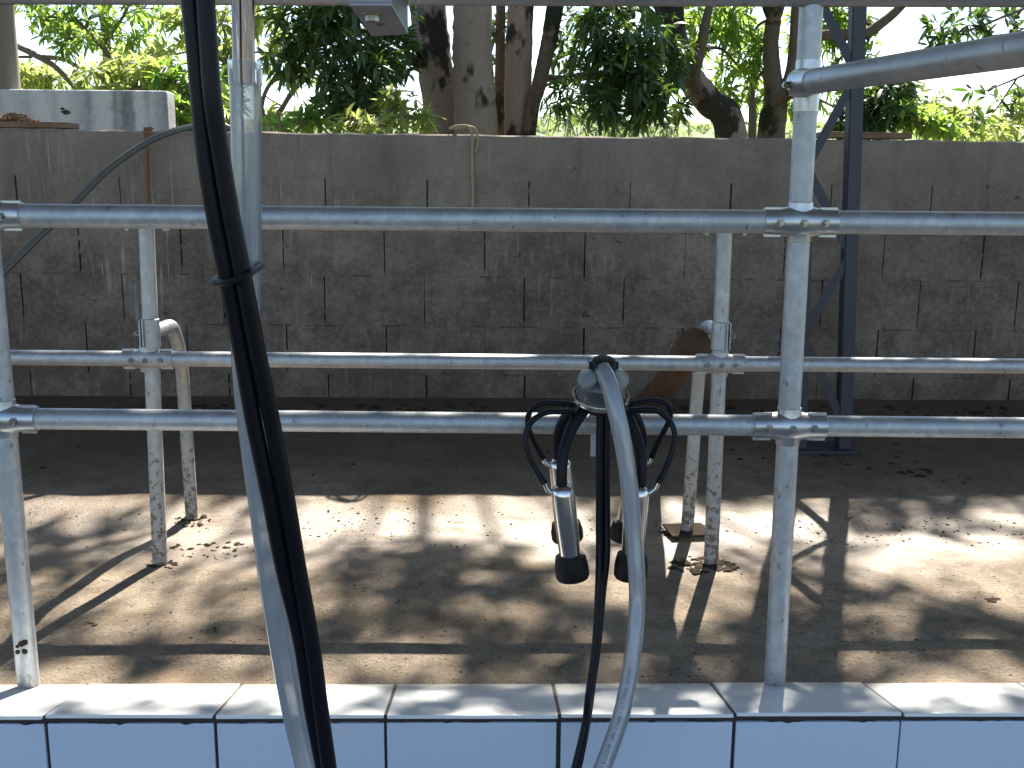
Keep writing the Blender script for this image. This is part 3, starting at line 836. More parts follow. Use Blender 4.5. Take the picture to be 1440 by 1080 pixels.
# ------------------------------------------------------------------ shed roof carried by the lattice column
rf_ = thing('shed_roof', (0, 1.8, 3.1), 'corrugated sheet roof over the milking stalls, carried by the lattice column', 'roof')
mb = MB(); vs = []; fs = []
n = 180
for i in range(n + 1):
    x = -6.5 + 13 * i / n
    for (y, z) in ((-0.7, 3.35), (4.15, 2.98)):
        vs.append((x, y, z + 0.018 * math.sin(x * 35.0)))
for i in range(n): fs.append((2 * i, 2 * i + 2, 2 * i + 3, 2 * i + 1))
mb.add(vs, fs); mb.build('roof_sheet', M['roof'], rf_)
for y in (-0.5, 1.1, 2.6, 3.95):
    MB().box((0, y, 3.35 - (y + 0.7) * 0.0763 - 0.062), (12.8, 0.05, 0.08)).build('purlin', M['black_steel'], rf_)

# ------------------------------------------------------------------ twin black hose
th = thing('twin_hose', PY(460, 1080, 1.40), 'thick black twin rubber hose sweeping down in front of the railing on the left', 'hose')
cpath = [(273, -70), (278, 0), (284, 70), (290, 140), (300, 220), (313, 300), (331, 390), (350, 490), (369, 590), (391, 700), (409, 800), (430, 900), (445, 1000), (459, 1085), (466, 1140)]
hw = [51, 51, 49, 48, 50, 50, 49, 48, 49, 47, 45, 41, 38, 34, 32]
Ys = lerpl([1.30, 1.30, 1.32, 1.36, 1.40, 1.42], len(cpath))
ptsA, ptsB, rA = [], [], []
for i, ((u, v), w_) in enumerate(zip(cpath, hw)):
    c = PY(u, v, Ys[i])
    r = 0.0113
    tot = rad(c, w_)               # half width of the pair
    dx = max(0.001, tot - r)
    dy = math.sqrt(max(0, (r * 1.0) ** 2 - dx ** 2)) if dx < r else 0
    if i == 0: dx *= 1.1
    tilt = -0.2
    ptsA.append(c + Vector((-dx, dy, 0))); ptsB.append(c + Vector((dx, -dy, 0))); rA.append(r)
MB().tube(ptsA, rA, 20, smooth=8).build('hose', M['rubber'], th, ang=60)
MB().tube(ptsB, rA, 20, smooth=8).build('hose', M['rubber'], th, ang=60)
# strap round the pair and the clear hose behind
tie = MB()
ring = smoothpath([PY(304, 397, 1.325), PY(318, 397, 1.305), PY(336, 392, 1.303), (PY(352, 384, 1.312)), PY(364, 375, 1.37), PY(366, 371, 1.46), PY(350, 371, 1.50), PY(322, 380, 1.47), PY(304, 393, 1.37), PY(304, 397, 1.325)], 6)
tie.tube(ring, 0.0046, 8, caps=False)
tie.build('strap', M['black_plastic'], th)

# ------------------------------------------------------------------ large clear milk hose on a steel pipe
mh = thing('milk_hose', PY(434, 1080, 1.60), 'wide milky vinyl hose hanging from a polished steel pipe behind the black twin hose', 'hose')
c0 = PY(341, -60, 1.42); c1 = PY(343, 117, 1.42)
MB().tube([c0, c0 + (c1 - c0) * 0.5, c1], rad(c1, 31), 28).build('steel_pipe', M['pipe'], mh)
sA = PY(343.5, 84, 1.42); sB = PY(345, 120, 1.42)
MB().tube([sA, sB], rad(sB, 46), 28, caps=False).build('hose_end', M['sleeve'], mh)
mp = [(345, 118), (346, 200), (346.5, 300), (346, 390), (345, 470), (350, 560), (360, 650), (372, 740), (385, 840), (402, 940), (418, 1020), (434, 1085), (448, 1140)]
mY = lerpl([1.42, 1.42, 1.43, 1.47, 1.50, 1.53, 1.56], len(mp))
mpts = [PY(u, v, y) for (u, v), y in zip(mp, mY)]
mw = [44, 43, 42, 41, 41, 40, 37, 36, 35, 34, 34, 34, 34]
oh = MB().tube(mpts, [rad(q, w_) for q, w_ in zip(mpts, mw)], 28, smooth=8).build('hose', M['sleeve'], mh, ang=60)
MB().tube(mpts, [rad(q, w_) * 0.80 for q, w_ in zip(mpts, mw)], 24, smooth=8).build('bore', M['milk_hose'], oh, ang=60)
# ------------------------------------------------------------------ milking cluster
mc = thing('milking_cluster', PY(845, 600, 1.80), 'milking cluster of four steel teat cups hung on the lower front rail', 'milking cluster')
ax = Vector((0.02, -0.38, 0.95)).normalized()
rc = PY(845, 556, 1.795)           # ring centre
S_ = 0.051
MB().lathe([(0.010, -0.030), (0.030, -0.026), (0.040, -0.014), (0.044, -0.003)], rc, ax, 36).build('claw_base', M['rubber_cap'], mc)
MB().lathe([(0.0455, -0.003), (0.0515, -0.003), (0.0522, 0.001), (0.0510, 0.0045), (0.0470, 0.004), (0.0455, 0.001)], rc, ax, 48, closed=False).build('rim', M['shell'], mc)
bo = MB().lathe([(0.0445, 0.002), (0.0450, 0.018), (0.0430, 0.030), (0.0350, 0.042), (0.0210, 0.048), (0.0150, 0.050)], rc, ax, 40, closed=False).build('bowl', M['bowl'], mc)
for sx in (-1, 1):
    lb_ = MB()
    c = rc + ax * 0.030 + Vector((sx * 0.0275, -0.020, 0.008))
    lax = Vector((sx * 0.30, -0.85, 0.45)).normalized()
    lb_.lathe([(0.001, -0.010), (0.012, -0.0085), (0.0175, -0.003), (0.0180, 0.002), (0.0150, 0.006), (0.001, 0.0075)], c, lax, 24)
    lb_.build('bowl_lobe', M['lobe'], mc)
kn = MB()
kn.lathe([(0.0215, 0.050), (0.0225, 0.053), (0.0225, 0.068), (0.0200, 0.073), (0.010, 0.0745)], rc, ax, 12)
for k in range(6):
    a = k * math.pi / 3
    kn.box(rc + ax * 0.0615 + Vector((math.cos(a) * 0.0222, math.sin(a) * 0.0222, -math.sin(a) * -0.3 * 0.0222)), (0.007, 0.007, 0.016))
kn.build('shut_off_knob', M['black_plastic'], mc, bevel=0.0008)
# elbow outlet with the long clear hose
cp = [(848, 519), (852, 528), (858, 545), (866, 577), (874, 612), (884, 674), (890, 739), (895, 804), (896, 845), (894, 884), (889, 929), (881, 973), (870, 1018), (846, 1083), (825, 1130)]
cY = [1.762, 1.748, 1.735, 1.722, 1.715, 1.705, 1.695, 1.680, 1.67, 1.655, 1.64, 1.62, 1.60, 1.575, 1.56]
cw = [24, 25, 26, 26, 25.5, 25, 24.5, 24, 23.5, 23.5, 24, 24, 24, 25, 25]
cpts = [PY(u, v, y) for (u, v), y in zip(cp, cY)]
crad = [rad(q, w_) for q, w_ in zip(cpts, cw)]
oh = MB().tube(cpts, crad, 24, smooth=8).build('outlet_hose', M['sleeve'], mc, ang=60)
MB().tube(cpts, [q * 0.70 for q in crad], 20, smooth=8).build('bore', M['milk_hose'], oh, ang=60)
MB().tube([rc + ax * 0.036 + Vector((0, 0.0, 0)), PY(846, 521, 1.768), PY(850, 530, 1.752), PY(857, 545, 1.737)], [0.009, 0.010, 0.0095, 0.009], 16, smooth=4).build('outlet_elbow', M['bowl'], mc)
# print on the outlet hose
def hose_text(txt, v_from, size, parent):
    cu = bpy.data.curves.new('print', 'FONT'); cu.body = txt; cu.size = size; cu.space_character = 1.15
    to = bpy.data.objects.new('print_tmp', cu); COL.objects.link(to)
    dg = bpy.context.evaluated_depsgraph_get(); dg.update()
    me = bpy.data.meshes.new_from_object(to.evaluated_get(dg))
    bpy.data.objects.remove(to)
    bm = bmesh.new(); bm.from_mesh(me)
    bmesh.ops.triangulate(bm, faces=bm.faces)
    bm.to_mesh(me); bm.free()
    path = smoothpath(cpts, 16); rr = lerpl(crad, len(path))
    # arclength measured from the bottom end upwards
    path = list(reversed(path)); rr = list(reversed(rr))
    s = [0.0]
    for a, b_ in zip(path, path[1:]): s.append(s[-1] + (b_ - a).length)
    start = min(range(len(path)), key=lambda i: abs(px_of(path[i])[1] - v_from))
    s0 = s[start]
    off = world_loc(parent)
    for vtx in me.vertices:
        x, y = vtx.co.x + s0, vtx.co.y - size * 0.33
        i = 0
        while i < len(s) - 2 and s[i + 1] < x: i += 1
        f = (x - s[i]) / max(1e-6, s[i + 1] - s[i])
        p_ = path[i].lerp(path[i + 1], f); r = rr[i] + 0.0006
        T = (path[i + 1] - path[i]).normalized()
        view = (CAM - p_); view.normalize()
        N = (view - T * view.dot(T)).normalized(); B = N.cross(T)
        ang = y / r + 0.12
        vtx.co = p_ + N * (r * math.cos(ang)) + B * (r * math.sin(ang)) - off
    me.materials.append(M['ink'])
    o = bpy.data.objects.new('printed_text', me); COL.objects.link(o); o.parent = parent
    return o
hose_text('S VI ELDZM  (P)  I mm I CTTINS  C===', 1090, 0.0095, oh)
# twin pulse hose dropping out of the claw
bp = [(849, 582), (848, 640), (848, 720), (848, 780), (844, 840), (839, 907), (830, 973), (824, 1018), (810, 1083), (798, 1130)]
bw_ = [21, 21, 21, 21, 17, 15, 15, 14.5, 17, 17]
bY = lerpl([1.775, 1.760, 1.74, 1.70, 1.64, 1.60], len(bp))
pa, pb = [], []
for (u, v), w_, y in zip(bp, bw_, bY):
    c = PY(u, v, y); r = 0.0068; tot = rad(c, w_); dx = max(0.0008, tot - r); dy = math.sqrt(max(0, r * r - dx * dx))
    pa.append(c + Vector((-dx, -dy * .9, 0))); pb.append(c + Vector((dx, dy * .9, 0)))
MB().tube(pa, 0.0068, 16, smooth=8).build('pulse_hose', M['rubber'], mc, ang=60)
MB().tube(pb, 0.0068, 16, smooth=8).build('pulse_hose', M['rubber'], mc, ang=60)
# hook over the rail
hk = MB()
hx = PY(834, 600, FY).x
hz = on_rail(l_l, l_r, hx).z
ringp = [Vector((hx, FY - 0.026 * math.cos(R(a)), hz + 0.026 * math.sin(R(a)))) for a in range(-40, 181, 20)]
for a, b_ in zip(ringp, ringp[1:]): hk.bar(a, b_, 0.013, 0.003, (1, 0, 0))
hk.bar(Vector((hx, FY - 0.022, hz - 0.012)), Vector((hx, FY - 0.026, hz - 0.056)), 0.013, 0.003, (1, 0, 0))
hk.build('hook', M['galv'], mc, bevel=0.0006)
# teat cups
cups = [  # top px, bottom px, Y, cap bottom px, nipple side
    ((790, 684), (802, 782), 1.735, (804, 814), -1, [(822, 574), (812, 588), (800, 612), (792, 640), (790, 672), (791, 690)], [(822, 580), (797, 579), (765, 581), (744, 598), (739, 622), (746, 648), (758, 668), (766, 681)], [(766, 680), (770, 689), (778, 695)]),
    ((787, 646), (796, 735), 1.850, (797, 760), -1, [(818, 570), (803, 580), (789, 600), (785, 622), (786, 650)], [(822, 573), (797, 568), (768, 567), (749, 574), (742, 592), (748, 616), (757, 634), (763, 644)], [(763, 643), (767, 651), (774, 655)]),
    ((897, 684), (889, 780), 1.735, (887, 813), 1, [(868, 574), (882, 588), (894, 612), (901, 640), (902, 672), (899, 690)], [(868, 580), (893, 577), (922, 577), (943, 594), (949, 616), (943, 642), (934, 664), (926, 680)], [(926, 679), (921, 688), (913, 694)]),
    ((895, 646), (882, 735), 1.850, (880, 760), 1, [(872, 570), (888, 580), (899, 600), (903, 622), (899, 650)], [(868, 573), (893, 567), (921, 563), (940, 570), (942, 588), (932, 610), (923, 628), (917, 643)], [(917, 642), (913, 650), (905, 655)]),
]
for (tp, bt, Y, cb, sd_, tube_, pulse, nip) in cups:
    a = PY(*tp, Y); b_ = PY(*bt, Y); cbp = PY(*cb, Y)
    axd = (a - b_).normalized(); L = (a - b_).length
    r0 = 0.0205
    cup = MB().lathe([(r0 * 0.90, -0.012), (r0 * 0.93, 0.0), (r0, L * 0.5), (r0 * 1.02, L * 0.88), (r0 * 0.97, L * 0.95), (r0 * 0.72, L), (r0 * 0.5, L + 0.003)], b_, axd, 32).build('teat_cup', M['shell'], mc, ang=50)
    cl_ = (b_ - cbp).length
    MB().lathe([(0.018, -cl_), (0.0275, -cl_ + 0.001), (0.0300, -cl_ + 0.006), (0.0300, -cl_ + 0.022), (0.0290, -0.012), (0.0265, 0.001), (0.0210, 0.003)], b_, axd, 32).build('rubber_cap', M['rubber_cap'], cup, ang=40)
    n0 = [PY(u, v, Y) for (u, v) in nip]
    MB().tube(n0, 0.0042, 12, smooth=5).build('nipple', M['chrome'], cup, ang=60)
    yc = 1.785 if Y < 1.8 else 1.825
    tp_ = []
    for i, (u, v) in enumerate(tube_):
        f = i / (len(tube_) - 1)
        tp_.append(PY(u, v, yc + (Y - yc) * min(1, f * 1.4)))
    rr = [0.0115] * 2 + [0.0100] * (len(tp_) - 4) + [0.0095, 0.0105]
    pth = smoothpath(tp_, 12); rl = lerpl(rr, len(pth))
    for i in range(len(pth)):      # moulded ribs on the upper third
        if i / len(pth) < 0.42 and i % 3 == 0: rl[i] *= 1.07
    MB().tube(pth, rl, 18).build('milk_tube', M['rubber'], mc, ang=60)
    pp = [PY(u, v, yc + (Y - yc) * (i / (len(pulse) - 1)) - 0.008 * math.sin(math.pi * i / (len(pulse) - 1))) for i, (u, v) in enumerate(pulse)]
    MB().tube(pp, [0.0052] * (len(pp) - 2) + [0.0054, 0.0066], 14, smooth=8).build('pulse_tube', M['rubber'], mc, ang=60)

# ------------------------------------------------------------------ bracket at the top
bk = thing('steel_bracket', PY(548, 30, 1.66), 'grey steel bracket with a hex bolt, seen from below at the top edge', 'bracket')
zb_ = PY(520, 8, 1.50).z
def PZ(u, v): return PG(u, v, zb_)
q = [PZ(492, 8), PZ(551, 8), PZ(574, 48), PZ(523, 51)]
hole_c = PZ(539, 35)
mb = MB()
# plate with a round slot: ring of quads between outline and hole
N_ = 32
outl = []
for k in range(N_):
    a = k / N_ * 4; i = int(a); f = a - i
    outl.append(q[i % 4].lerp(q[(i + 1) % 4], f))
e1 = (q[1] - q[0]).normalized(); e2 = (q[3] - q[0]).normalized()
cen = hole_c
hl_ = []
for p_ in outl:
    d = (p_ - cen); d.z = 0; d.normalize()
    hl_.append(cen + Vector((d.x * 0.013, d.y * 0.017, 0)))
for z_, flip in ((0, False), (0.004, True)):
    vs = [p_ + Vector((0, 0, z_)) for p_ in outl + hl_]
    mb.add(vs, [(k, (k + 1) % N_, N_ + (k + 1) % N_, N_ + k) for k in range(N_)])
mb.add([p_ for p_ in outl] + [p_ + Vector((0, 0, 0.004)) for p_ in outl], [(k, (k + 1) % N_, N_ + (k + 1) % N_, N_ + k) for k in range(N_)])
mb.add([p_ for p_ in hl_] + [p_ + Vector((0, 0, 0.004)) for p_ in hl_], [(k, (k + 1) % N_, N_ + (k + 1) % N_, N_ + k) for k in range(N_)])
mb.build('flange', M['bracket'], bk, smooth=False)
mb = MB().slab([q[0] + Vector((0, 0, .0042)), q[1] + Vector((0, 0, .0042)), q[1] + Vector((0, 0, .07)), q[0] + Vector((0, 0, .07))], (0, 0.004, 0))
mb.build('web', M['bracket'], bk, smooth=False, bevel=0.0008)
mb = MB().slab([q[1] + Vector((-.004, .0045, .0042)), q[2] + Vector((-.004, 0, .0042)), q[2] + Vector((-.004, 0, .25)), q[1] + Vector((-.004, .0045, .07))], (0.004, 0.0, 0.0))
mb.build('web', M['black_steel'], bk, smooth=False, bevel=0.0008)  # shade on this web is put in as the dark steel colour
MB().box(PZ(533, 30) + Vector((0, 0, 0.03)), (0.05, 0.20, 0.004)).build('slot_shade_plate', M['black_steel'], bk, smooth=False)  # added dark plate so the bracket's inside reads as shaded through the slot
bc = PZ(523, 19)
bo_ = MB()
bo_.lathe([(0.0155, 0), (0.0155, 0.002)], bc, (0, 0, -1), 28)
bo_.lathe([(0.0098, 0.002), (0.0100, 0.0105), (0.0088, 0.0118)], bc, (0.0, 0, -1), 6)
bo_.build('bolt', M['bolt'], bk, ang=25)

# ------------------------------------------------------------------ things on and behind the block wall
# cable
cb_ = [(-40, 425), (0, 388), (50, 338), (100, 290), (150, 240), (200, 204), (240, 186), (272, 178), (300, 174), (325, 178)]
cYs = lerpl([3.4, 3.55, 3.75, 3.95, 4.1, 4.17], len(cb_))
cbp_ = [PY(u, v, y) for (u, v), y in zip(cb_, cYs)]
cbp_[-1].z = top_z(cbp_[-1].x) + 0.012
tag(MB().tube(cbp_, 0.0125, 14, smooth=8).build('hose', M['cable'], ang=60), 'grey hose arching from the wall top down to the left edge', 'hose')
# rope over the wall
rp = thing('rope', PY(664, 182, WALL_Y), 'pale fibre rope looped over the wall top with one end hanging', 'rope')
ty = WALL_Y
r1 = [PY(632, 181, ty + .03), PY(640, 178, ty + .02), PY(652, 177, ty + 0.005), PY(661, 180, ty - 0.006), PY(664, 195, ty - 0.008), PY(664, 230, ty - 0.008), PY(665, 262, ty - 0.008), PY(665, 292, ty - .008)]
MB().tube(r1, 0.0058, 10, smooth=8).build('strand', M['rope'], rp)
r2 = [PY(640, 180, ty + .04), PY(655, 178, ty + .012), PY(666, 180, ty - .004), PY(671, 188, ty - .008), PY(672, 202, ty - .008), PY(668, 216, ty - .008)]
MB().tube(r2, [0.006, .006, .006, .005, .004, .003], 10, smooth=8).build('strand', M['rope'], rp)
st = MB()
st.tube([PY(203, 181, ty + .03), PY(203, 180, ty + 0.004), PY(204, 190, ty - .006), PY(207, 230, ty - .006), PY(208, 285, ty - .006)], 0.0045, 8, smooth=6)
for k in range(7):
    a = PY(203 + rng.uniform(-1, 4), 183, ty - .004)
    st.tube([a, a + Vector((rng.uniform(-.005, .03), -.006, rng.uniform(0, .014))), a + Vector((rng.uniform(-.01, .03), -.012, rng.uniform(-.03, .004)))], 0.0022, 6, smooth=4)
tag(st.build('string', M['string']), 'brown twine hanging down the block wall below the whitewashed wall', 'string')
# planks on the wall top
def plank(name, a, b_, dep, th_, lab, grp=None):
    a = Vector(a); b_ = Vector(b_)
    mb = MB(); n = 10
    vs = []; fs = []
    for i in range(n + 1):
        p_ = a.lerp(b_, i / n); wz = mn.noise(Vector((p_.x * 6, 3, 1))) * 0.002
        vs += [p_ + Vector((0, 0, wz)), p_ + Vector((0, dep, wz)), p_ + Vector((0, dep, th_ + wz)), p_ + Vector((0, 0, th_ + wz))]
    for i in range(n):
        for k in range(4):
            k2 = (k + 1) % 4
            fs.append((i * 4 + k, (i + 1) * 4 + k, (i + 1) * 4 + k2, i * 4 + k2))
    fs += [(0, 1, 2, 3), tuple(n * 4 + k for k in (3, 2, 1, 0))]
    mb.add(vs, fs)
    return tag(mb.build(name, M['plank'], smooth=False, bevel=0.002), lab, 'plank', grp)
xa, xb = PY(-60, 183, WALL_Y).x, PY(94, 183, WALL_Y).x
plank('plank', (xa, WALL_Y + .015, top_z(xa) + .006), (xb, WALL_Y + .02, top_z(xb) + .006), 0.11, 0.022, 'brown plank lying on the wall top in front of the whitewashed wall')
xa, xb = PY(1158, 192, WALL_Y).x, PY(1287, 196, WALL_Y).x
plank('plank', (xa, WALL_Y + .02, top_z(xa) + .006), (xb, WALL_Y + .03, top_z(xb) + .006), 0.10, 0.024, 'reddish plank lying on the wall top right of the lattice column')
# rubble on the left plank
xr0 = PY(0, 170, WALL_Y).x
rbm = MB()
for k in range(70):
    r = rng.uniform(0.004, 0.011)
    c = Vector((xr0 + rng.uniform(-0.05, 0.10) , WALL_Y + rng.uniform(.03, .11), 0))
    hgt = 0.035 * max(0, 1 - abs(c.x - xr0 - 0.02) / 0.09)
    c.z = top_z(c.x) + 0.032 + rng.uniform(0, hgt)
    rot = Matrix.Rotation(rng.uniform(0, 6), 3, 'Z') @ Matrix.Rotation(rng.uniform(0, 6), 3, 'X')
    rbm.box(c, (r * 2.4, r * 1.2, r), rot)
tag(rbm.build('wood_chips', M['plank'], smooth=False), 'small heap of chips and rubble on the left plank', 'rubble', kind='stuff')
# tank
TKY = 5.0
x0 = PY(-420, 125, TKY).x; x1 = PY(234, 127, TKY).x
ztl = PY(0, 122, TKY).z
tk = thing('concrete_wall', ((x0 + x1) / 2, TKY + 0.5, 0), 'low whitewashed concrete wall with dark run stains behind the left of the block wall', 'wall')
mb = MB()
mb.box(((x0 + x1) / 2, TKY + 0.065, ztl / 2 - 0.01), (x1 - x0, 0.13, ztl))
mb.build('concrete_slab', M['tank'], tk, bevel=0.012)
# dents where the render has broken away
for (u, v, ru, rv) in ((93, 158, 6, 3.2), (88, 153, 3, 1.8), (104, 175, 5, 2.0)):
    ch = MB(); c = PY(u, v, TKY - 0.001); a_ = rad(c, ru * 2); b2 = rad(c, rv * 2)
    ch.add([c + Vector((a_ * math.cos(t_ * .5236) * rng.uniform(.8, 1.2), -0.003, b2 * math.sin(t_ * .5236) * rng.uniform(.8, 1.2))) for t_ in range(12)] + [c + Vector((0, 0.0, 0))], [(t_, (t_ + 1) % 12, 12) for t_ in range(12)])
    ch.build('chipped_render', M['mortar'], tk, smooth=False)
# post on the tank
pp = PY(8, 100, TKY + 0.06)
cpst = MB()
zz = [ztl - 0.012 + k * 0.15 for k in range(16)]
cpst.tube([Vector((pp.x + 0.002 * k, TKY + 0.075, z_)) for k, z_ in enumerate(zz)], [0.050 * (1 + 0.06 * mn.noise(Vector((0, 0, z_ * 9)))) for z_ in zz], 18, jit=0.03, rnd=rng)
tag(cpst.build('post', M['concrete_post'], ang=60), 'brown grey post standing on the whitewashed wall at the left edge', 'post')
# leaning log
lg = MB()
la = PY(977, 486, 2.655); lb2 = PF(898, 583)
lb2 = PY(905, 580, min(lb2.y, 4.0)); lb2.z = floor_z(lb2.y) + 0.02
n_ = 9
pts = [la.lerp(lb2, k / n_) + Vector((0, 0, 0.006 * math.sin(k))) for k in range(n_ + 1)]
lg.tube(pts, [0.046 * (1 + 0.16 * mn.noise(Vector((k * .7, 0, 0)))) for k in range(n_ + 1)], 18, jit=0.09, rnd=rng)
tag(lg.build('log', M['log'], bevel=0.004, ang=50), 'dark brown log leaning from the floor onto the right hoop leg', 'log')

# ------------------------------------------------------------------ dung and grit on the floor
def blob(mb, c, r, rnd, flat=0.5):
    n = 7; vs = []; fs = []
    ea = rnd.uniform(0, 3.14); ex = rnd.uniform(1.0, 1.6)
    for j in range(4):
        ph = j / 3 * math.pi / 2
        for k in range(n):
            a = 2 * math.pi * k / n + j * .4
            q = r * math.cos(ph) * rnd.uniform(0.7, 1.25)
            qx = q * math.cos(a) * ex; qy = q * math.sin(a) / ex ** 0.5
            vs.append((c.x + qx * math.cos(ea) - qy * math.sin(ea), c.y + qx * math.sin(ea) + qy * math.cos(ea), c.z + r * flat * math.sin(ph) * rnd.uniform(0.8, 1.2) - r * 0.03))
    for j in range(3):
        for k in range(n):
            k2 = (k + 1) % n
            fs.append((j * n + k, j * n + k2, (j + 1) * n + k2, (j + 1) * n + k))
    fs.append(tuple(3 * n + k for k in range(n)))
    mb.add(vs, fs)
rd = random.Random(3)
dg_ = MB()
def scatter(u0, v0, ru, rv, n, r0, r1, flat=.5):
    for _ in range(n):
        a = rd.uniform(0, 6.283); q = math.sqrt(rd.random())
        c = PF(u0 + ru * q * math.cos(a), v0 + rv * q * math.sin(a))
        if c.y < 1.93 or c.y > 4.10: continue
        c.z = floor_h(c.x, c.y)
        blob(dg_, c, (r0 + (r1 - r0) * rd.random() ** 4) * (0.62 if v0 in (745, 725, 735, 728, 738) else 0.9), rd, flat)
scatter(985, 792, 42, 13, 60, 0.005, 0.022)
scatter(1025, 795, 20, 8, 22, 0.005, 0.016)
scatter(960, 740, 35, 12, 45, 0.004, 0.014)
scatter(228, 793, 22, 7, 26, 0.004, 0.013)
scatter(272, 730, 28, 7, 34, 0.004, 0.013)
scatter(300, 772, 60, 14, 55, 0.003, 0.012)
scatter(540, 735, 110, 22, 60, 0.002, 0.009)
scatter(1290, 665, 26, 7, 30, 0.004, 0.022, .35)
scatter(1330, 675, 40, 9, 18, 0.003, 0.010)
scatter(1200, 640, 200, 30, 60, 0.003, 0.012)
scatter(1170, 640, 40, 8, 22, 0.005, 0.015)
scatter(720, 580, 900, 10, 420, 0.004, 0.022, .5)
scatter(720, 640, 900, 50, 130, 0.002, 0.010)
scatter(720, 745, 900, 30, 420, 0.0010, 0.008)
scatter(1260, 745, 230, 22, 130, 0.002, 0.009)
scatter(1310, 738, 50, 8, 24, 0.003, 0.010)
scatter(1395, 846, 10, 5, 8, 0.006, 0.014, .3)
scatter(720, 860, 900, 90, 500, 0.0008, 0.0045)
scatter(720, 725, 900, 22, 250, 0.0008, 0.006)
scatter(1180, 735, 260, 20, 110, 0.001, 0.008)
scatter(520, 728, 140, 16, 110, 0.0015, 0.007)
scatter(128, 878, 8, 3, 5, 0.004, 0.009, .4); scatter(300, 886, 6, 3, 4, 0.003, 0.006); scatter(560, 847, 4, 3, 3, 0.003, 0.005)
scatter(915, 948, 200, 8, 20, 0.001, 0.004)
tag(dg_.build('dung_and_grit', M['dung'], ang=50), 'crumbs of dried dung and grit strewn over the floor', 'dung', kind='stuff')

# ------------------------------------------------------------------ foliage
class Leaves:
    def __init__(s): s.v = []; s.f = []
    def leaf(s, base, d, L, W, droop, rnd):
        d = d.normalized()
        side = d.cross(Vector((0, 0, 1)))
        if side.length < 0.05: side = Vector((1, 0, 0))
        side.normalize()
        rl = rnd.uniform(-0.9, 0.9)
        nrm = side.cross(d)
        side = side * math.cos(rl) + nrm * math.sin(rl)
        g = Vector((0, 0, -droop))
        p1 = base + d * (L * 0.33) + g * (L * 0.06)
        p2 = base + d * (L * 0.68) + g * (L * 0.26)
        p3 = base + d * L + g * (L * 0.55)
        o = len(s.v)
        s.v += [base, p1 - side * W * 0.46, p1 + side * W * 0.46, p2 - side * W * 0.42, p2 + side * W * 0.42, p3]
        s.f += [(o, o + 2, o + 1), (o + 1, o + 2, o + 4, o + 3), (o + 3, o + 4, o + 5)]
    def whorl(s, c, axis, n, L, W, droop, rnd):
        axis = axis.normalized()
        u = axis.cross(Vector((0.3, 0.2, 1))).normalized(); w_ = axis.cross(u)
        for k in range(n):
            a = 6.283 * k / n + rnd.uniform(-.3, .3)
            sp = rnd.uniform(0.5, 1.6)
            d = axis * rnd.uniform(0.1, 0.9) + (u * math.cos(a) + w_ * math.sin(a)) * sp
            l = L * rnd.uniform(0.6, 1.15)
            s.leaf(c + axis * rnd.uniform(-.03, .03), d, l, W * rnd.uniform(0.8, 1.2) * l / L, droop, rnd)
    def clump(s, c, rx, ry, rz, n, L, W, droop, rnd, per=9):
        tips = []
        for _ in range(n):
            while True:
                q = Vector((rnd.uniform(-1, 1), rnd.uniform(-1, 1), rnd.uniform(-1, 1)))
                if q.length <= 1: break
            q = q * (0.55 + 0.45 * q.length) if q.length > 0 else q
            p_ = c + Vector((q.x * rx, q.y * ry, q.z * rz))
            ax_ = Vector((q.x, q.y, q.z * 0.6)) + Vector((rnd.uniform(-.5, .5), rnd.uniform(-.5, .5), rnd.uniform(-.3, .5)))
            if ax_.length < 0.05: ax_ = Vector((0, 0, 1))
            s.whorl(p_, ax_, per, L, W, droop, rnd)
            tips.append(p_)
        return tips
    def build(s, name, mat, parent):
        off = world_loc(parent) if parent is not None else Vector((0, 0, 0))
        me = bpy.data.meshes.new(name)
        me.from_pydata([tuple(q - off) for q in s.v], [], s.f); me.update()
        me.polygons.foreach_set('use_smooth', [True] * len(me.polygons))
        me.materials.append(mat)
        o = bpy.data.objects.new(name, me); COL.objects.link(o)
        if parent is not None: o.parent = parent
        return o

def trunk_path(spec, Y, to_ground=True, dY=0.0):
    pts, rr = [], []
    for i, (u, v, w_) in enumerate(spec):
        p_ = PY(u, v, Y + dY * i); pts.append(p_); rr.append(rad(p_, w_))
    if to_ground:
        p0 = pts[0].copy(); d = pts[0] - pts[1]
        g_ = Vector((p0.x + d.x * 0.4, p0.y, -0.1))
        pts = [g_] + pts; rr = [rr[0] * 1.08] + rr
    return pts, rr
def limb(mb, pts, rr, rnd, seg=12, smooth=6, jit=0.05):
    mb.tube(pts, rr, seg, smooth=smooth, jit=jit, rnd=rnd)
def connect(mb, a, b_, r0, r1, rnd, sag=0.1):
    m = a.lerp(b_, 0.5) + Vector((rnd.uniform(-.1, .1), rnd.uniform(-.1, .1), sag)) * (b_ - a).length
    mb.tube([a, m, b_], [r0, (r0 + r1) / 2, r1], 7, smooth=5, jit=0.06, rnd=rnd)

